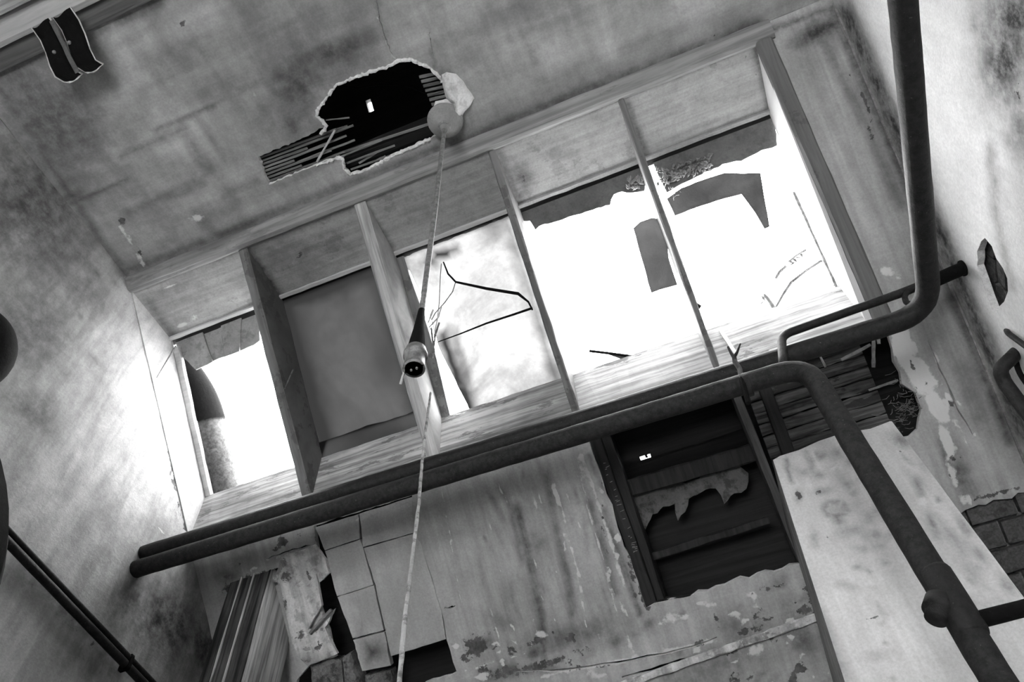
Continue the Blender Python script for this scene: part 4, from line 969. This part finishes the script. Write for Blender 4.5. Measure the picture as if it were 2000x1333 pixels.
# loose sticks under the bend
for i, (p, q, r_, o1, o2, nm) in enumerate([((1613, 693), (1690, 664), .0035, -.01, .02, 'broken lath stub poking out left under the pipe bend'), ((1645, 706), (1702, 676), .004, -.02, .01, 'longer broken lath hanging slantwise under the pipe bend'),
        ((1703, 655), (1703, 718), .0045, .0, .0, 'upright broken lath below the pipe bend'), ((1698, 765), (1755, 745), .003, -.01, .01, 'pale stick lying across the dark hole'), ((1597, 690), (1611, 718), .0025, -.01, -.01, 'tiny hooked splinter beside the vertical pipe bend'), ((1712, 650), (1714, 672), .004, -.01, -.01, 'short pale splinter at the pipe bend')]):
    a, b = oS(p, o1), oS(q, o2); t = (b - a) / np.linalg.norm(b - a); u = np.cross(t, NS) * r_ * 2
    V, Fc = board(a, b, u, NS * r_ * 1.4, 6, .0008, .3); mesh('broken_lath', V, Fc, m_slate, label=nm, cat='lath')
# frayed fibres along the right rim of the hole
rf = random.Random(4); parts = []
for i in range(110):
    c = oS((rf.gauss(1768, 16), rf.gauss(790, 26)), .01)
    d = np.array([rf.uniform(-.03, .02), rf.uniform(-.012, .012), rf.uniform(-.01, .01)]); parts.append(tube([c, c + d * .5 + np.array([0, 0, -.004]), c + d], .0009, 3))
V, Fc = join(*parts); mesh('frayed_reed', V, Fc, m_stone, slope, kind='stuff')
parts = []
for i in range(30):
    t = rf.random(); p = (1178 + 62 * t + rf.uniform(-3, 3), 905 + 175 * t); c = oS(p, .004)
    parts.append(tube([c, c + np.array([rf.uniform(.004, .014), rf.uniform(-.004, .004), .0])], .0008, 3))
V, Fc = join(*parts); mesh('frayed_reed', V, Fc, m_slate, slope, kind='stuff')

# --- wires over the third bay
wr_ = [oG(p, -.05) for p in [(866, 512), (875, 535), (890, 551), (950, 564), (1012, 574), (1032, 590), (1040, 606)]]
wi = empty('bent_wire', wr_[0], 'stiff black wire bent into an angle across the bright dirty pane', 'wire')
V, Fc = tube(wr_, [.0022, .003, .0035, .0045, .005, .003, .0025], 8); mesh('thick_strand', V, Fc, m_iron, wi)
w2 = [oG(p, -.05) for p in [(890, 551), (884, 570), (868, 592), (850, 612), (843, 625)]]; V, Fc = tube(w2, .0016, 6); mesh('thin_strand', V, Fc, m_steel, wi)
w3 = [oG(p, -.05) for p in [(862, 515), (860, 540), (858, 590), (854, 625), (847, 660)]]; V, Fc = tube(w3, .0013, 6); mesh('thin_strand', V, Fc, m_steel, wi)
w4 = [oG(p, -.06) for p in [(856, 668), (900, 652), (950, 632), (1005, 614), (1040, 602)]]; V, Fc = tube(w4, [.0016, .0022, .003, .0035, .0038], 8); mesh('stay_rod', V, Fc, m_iron, label='straight black rod across the middle of the dirty pane', cat='rod')
# knot of twigs and paint flakes at the lamp rod
tw = [[(838, 640), (856, 620), (862, 600)], [(836, 632), (846, 605)], [(845, 700), (850, 655), (858, 630)], [(848, 690), (842, 640)]]
for i, t_ in enumerate(tw):
    V, Fc = tube([oG(p, -.055) for p in t_], .0028, 6, .2); mesh('flake_twig', V, Fc, m_patch if i < 2 else m_lath, label=['pale curled flake caught beside the lamp rod, lower', 'pale curled flake caught beside the lamp rod, upper', 'dark twig dangling at the gap beside the dirty pane', 'short dark twig behind the lamp rod'][i], cat='debris')

# --- bay 4 and 5 bits
V, Fc = tube([oG(p, .0) for p in [(1151, 686), (1185, 690), (1240, 697)]], .0042, 8); mesh('wire_stub', V, Fc, m_iron, label='short dark wire lying across the bottom of the open fourth bay', cat='wire')
V, Fc = slab([oG(p, .0) for p in [(1180, 690), (1250, 694), (1222, 705)]], NG * .004); mesh('glass_shard', V, Fc, m_glasss, win)
V, Fc = board(oy((1403, 645), 1.366), oy((1433, 692), 1.352), (.011, 0, 0), (0, .006, 0), 4, .0006); mesh('glazing_clip', V, Fc, m_jamb, win, label='white glazing clip')
hk = empty('iron_hook', oy((1436, 700), 1.30), 'small forked iron hook standing on the upper pipe below the last divider', 'hook')
V, Fc = tube([oy(p, 1.30) for p in [(1436, 712), (1434, 698), (1428, 690), (1422, 678)]], [.006, .006, .004, .003], 8); mesh('prong', V, Fc, m_iron, hk)
V, Fc = tube([oy(p, 1.30) for p in [(1434, 698), (1440, 688), (1446, 672)]], [.005, .0035, .002], 8); mesh('prong', V, Fc, m_iron, hk)
V, Fc = lathe(oG((1356, 594), -.012), oG((1368, 601), -.012), [(0, .008), (1, .007)], 8); mesh('iron_lug', V, Fc, m_iron, win, label='black lug on the last divider')
# plant
pl = empty('wild_plant', oG((1510, 604), .0), 'spindly weed rooted on the sill outside the fifth bay', 'plant')
for pts, r_ in (([(1512, 604), (1507, 595), (1498, 582), (1492, 577)], .0022), ([(1515, 602), (1530, 575), (1545, 552), (1575, 528), (1604, 510)], .0013), ([(1515, 545), (1522, 532), (1535, 520)], .0014), ([(1540, 512), (1555, 500), (1574, 488)], .0012)):
    V, Fc = tube([oG(p, .02) for p in pts], r_ * 3.0, 6, .2); mesh('stem', V, Fc, m_leaf, pl)
rp = random.Random(8)
for (x, y) in ((1491, 583), (1488, 592), (1545, 512), (1552, 508), (1558, 503), (1565, 498), (1518, 540), (1495, 578), (1603, 511), (1548, 515)):
    c = oG((x, y), .02); a = rp.uniform(0, 6); u = np.array([math.cos(a), math.sin(a) * .7, math.sin(a) * -.6]) * .012; w = np.array([-math.sin(a), math.cos(a) * .7, .2]) * .004
    V = [c - u, c + w, c + u, c - w, c + np.array([0, 0, .002])]; mesh('leaf', V, [(0, 1, 4), (1, 2, 4), (2, 3, 4), (3, 0, 4)], m_leaf, pl)
for (x, y) in ((1625, 566), (1632, 562), (1618, 571)):
    c = oG((x, y), -.002); V, Fc = tube([c + .008 * np.array([math.cos(t), math.sin(t) * .7, -math.sin(t) * .7]) for t in np.linspace(0, 5, 9)], .0012, 5); mesh('tendril', V, Fc, m_leaf, pl)
# leaf litter caught at the head of bays 4 and 5
parts = []
for i in range(150):
    if i < 110: x = rp.uniform(1284, 1388); y = 350 - (x - 1284) * .33 + rp.uniform(-16, 16)
    else: x = rp.uniform(1225, 1255); y = 362 - (x - 1225) * .3 + rp.uniform(-12, 12)
    c = oG((x, y), rp.uniform(-.006, .006)); a = rp.uniform(0, 6); s = rp.uniform(.005, .012)
    u = np.array([math.cos(a), math.sin(a), rp.uniform(-.5, .5)]) * s; w = np.array([-math.sin(a), math.cos(a), rp.uniform(-.6, .6)]) * s * .5
    parts.append(([c - u, c + w, c + u, c - w, c + np.array([0, 0, -.003])], [(0, 1, 4), (1, 2, 4), (2, 3, 4), (3, 0, 4)]))
V, Fc = join(*parts); mesh('leaf_litter', V, Fc, m_leaf, kind='stuff', label='dead leaves caught at the head of the last two bays', cat='leaves')
parts = []
for i in range(34):
    x = rp.uniform(1280, 1330); y = rp.choice([330 + (x - 1280) * 1.4, 378 - (x - 1300) * .3]) + rp.uniform(-6, 6); c = oG((x, y), rp.uniform(-.01, .0))
    parts.append(tube([c, c + np.array([rp.uniform(-.012, .012), rp.uniform(-.012, .012), rp.uniform(-.01, .01)])], .0011, 3))
V, Fc = join(*parts); mesh('cobweb_dust', V, Fc, m_patch, kind='stuff', label='pale cobwebbed dust on the last divider', cat='cobweb')

# --- flue outside the first bay
fp = [oG(p, .10) for p in [(362, 700), (384, 770), (406, 850), (430, 930), (456, 1010)]]
fpn = dense(fp, .02); n = len(fpn)
fu = empty('flue_pipe', fp[-1], 'dark capped flue pipe outside the first bay of the roof light', 'flue')
k0 = int(n * .42)
V, Fc = tube(fpn[:k0 + 1], [.018 + .052 * math.sin(min(1, (i + 1) / k0) * math.pi / 2) for i in range(k0 + 1)], 24); mesh('cowl', V, Fc, m_iron, fu, smooth=True)
V, Fc = tube(fpn[k0:], .062, 24, .004); mesh('flue_run', V, Fc, m_lag, fu, smooth=True)
k1 = int(n * .60); V, Fc = tube(fpn[k1:k1 + 4], [.063, .067, .067, .063], 24); mesh('joint_band', V, Fc, m_lag, fu, smooth=True)
# twigs poking from the jambs
for p, q, lb in (((343, 676), (306, 738), 'dark splinter poking left from the head of the first bay'), ((573, 722), (556, 760), 'thin splinter on the first divider board')):
    a = ox(p, XL + .03) if p[0] < 400 else ox(p, -1.105); b = ox(q, XL + .012) if p[0] < 400 else ox(q, -1.09)
    V, Fc = tube([a, (a + b) / 2 + np.array([0, 0, .003]), b], [.0028, .002, .001], 6); mesh('splinter', V, Fc, m_lath, label=lb, cat='splinter')
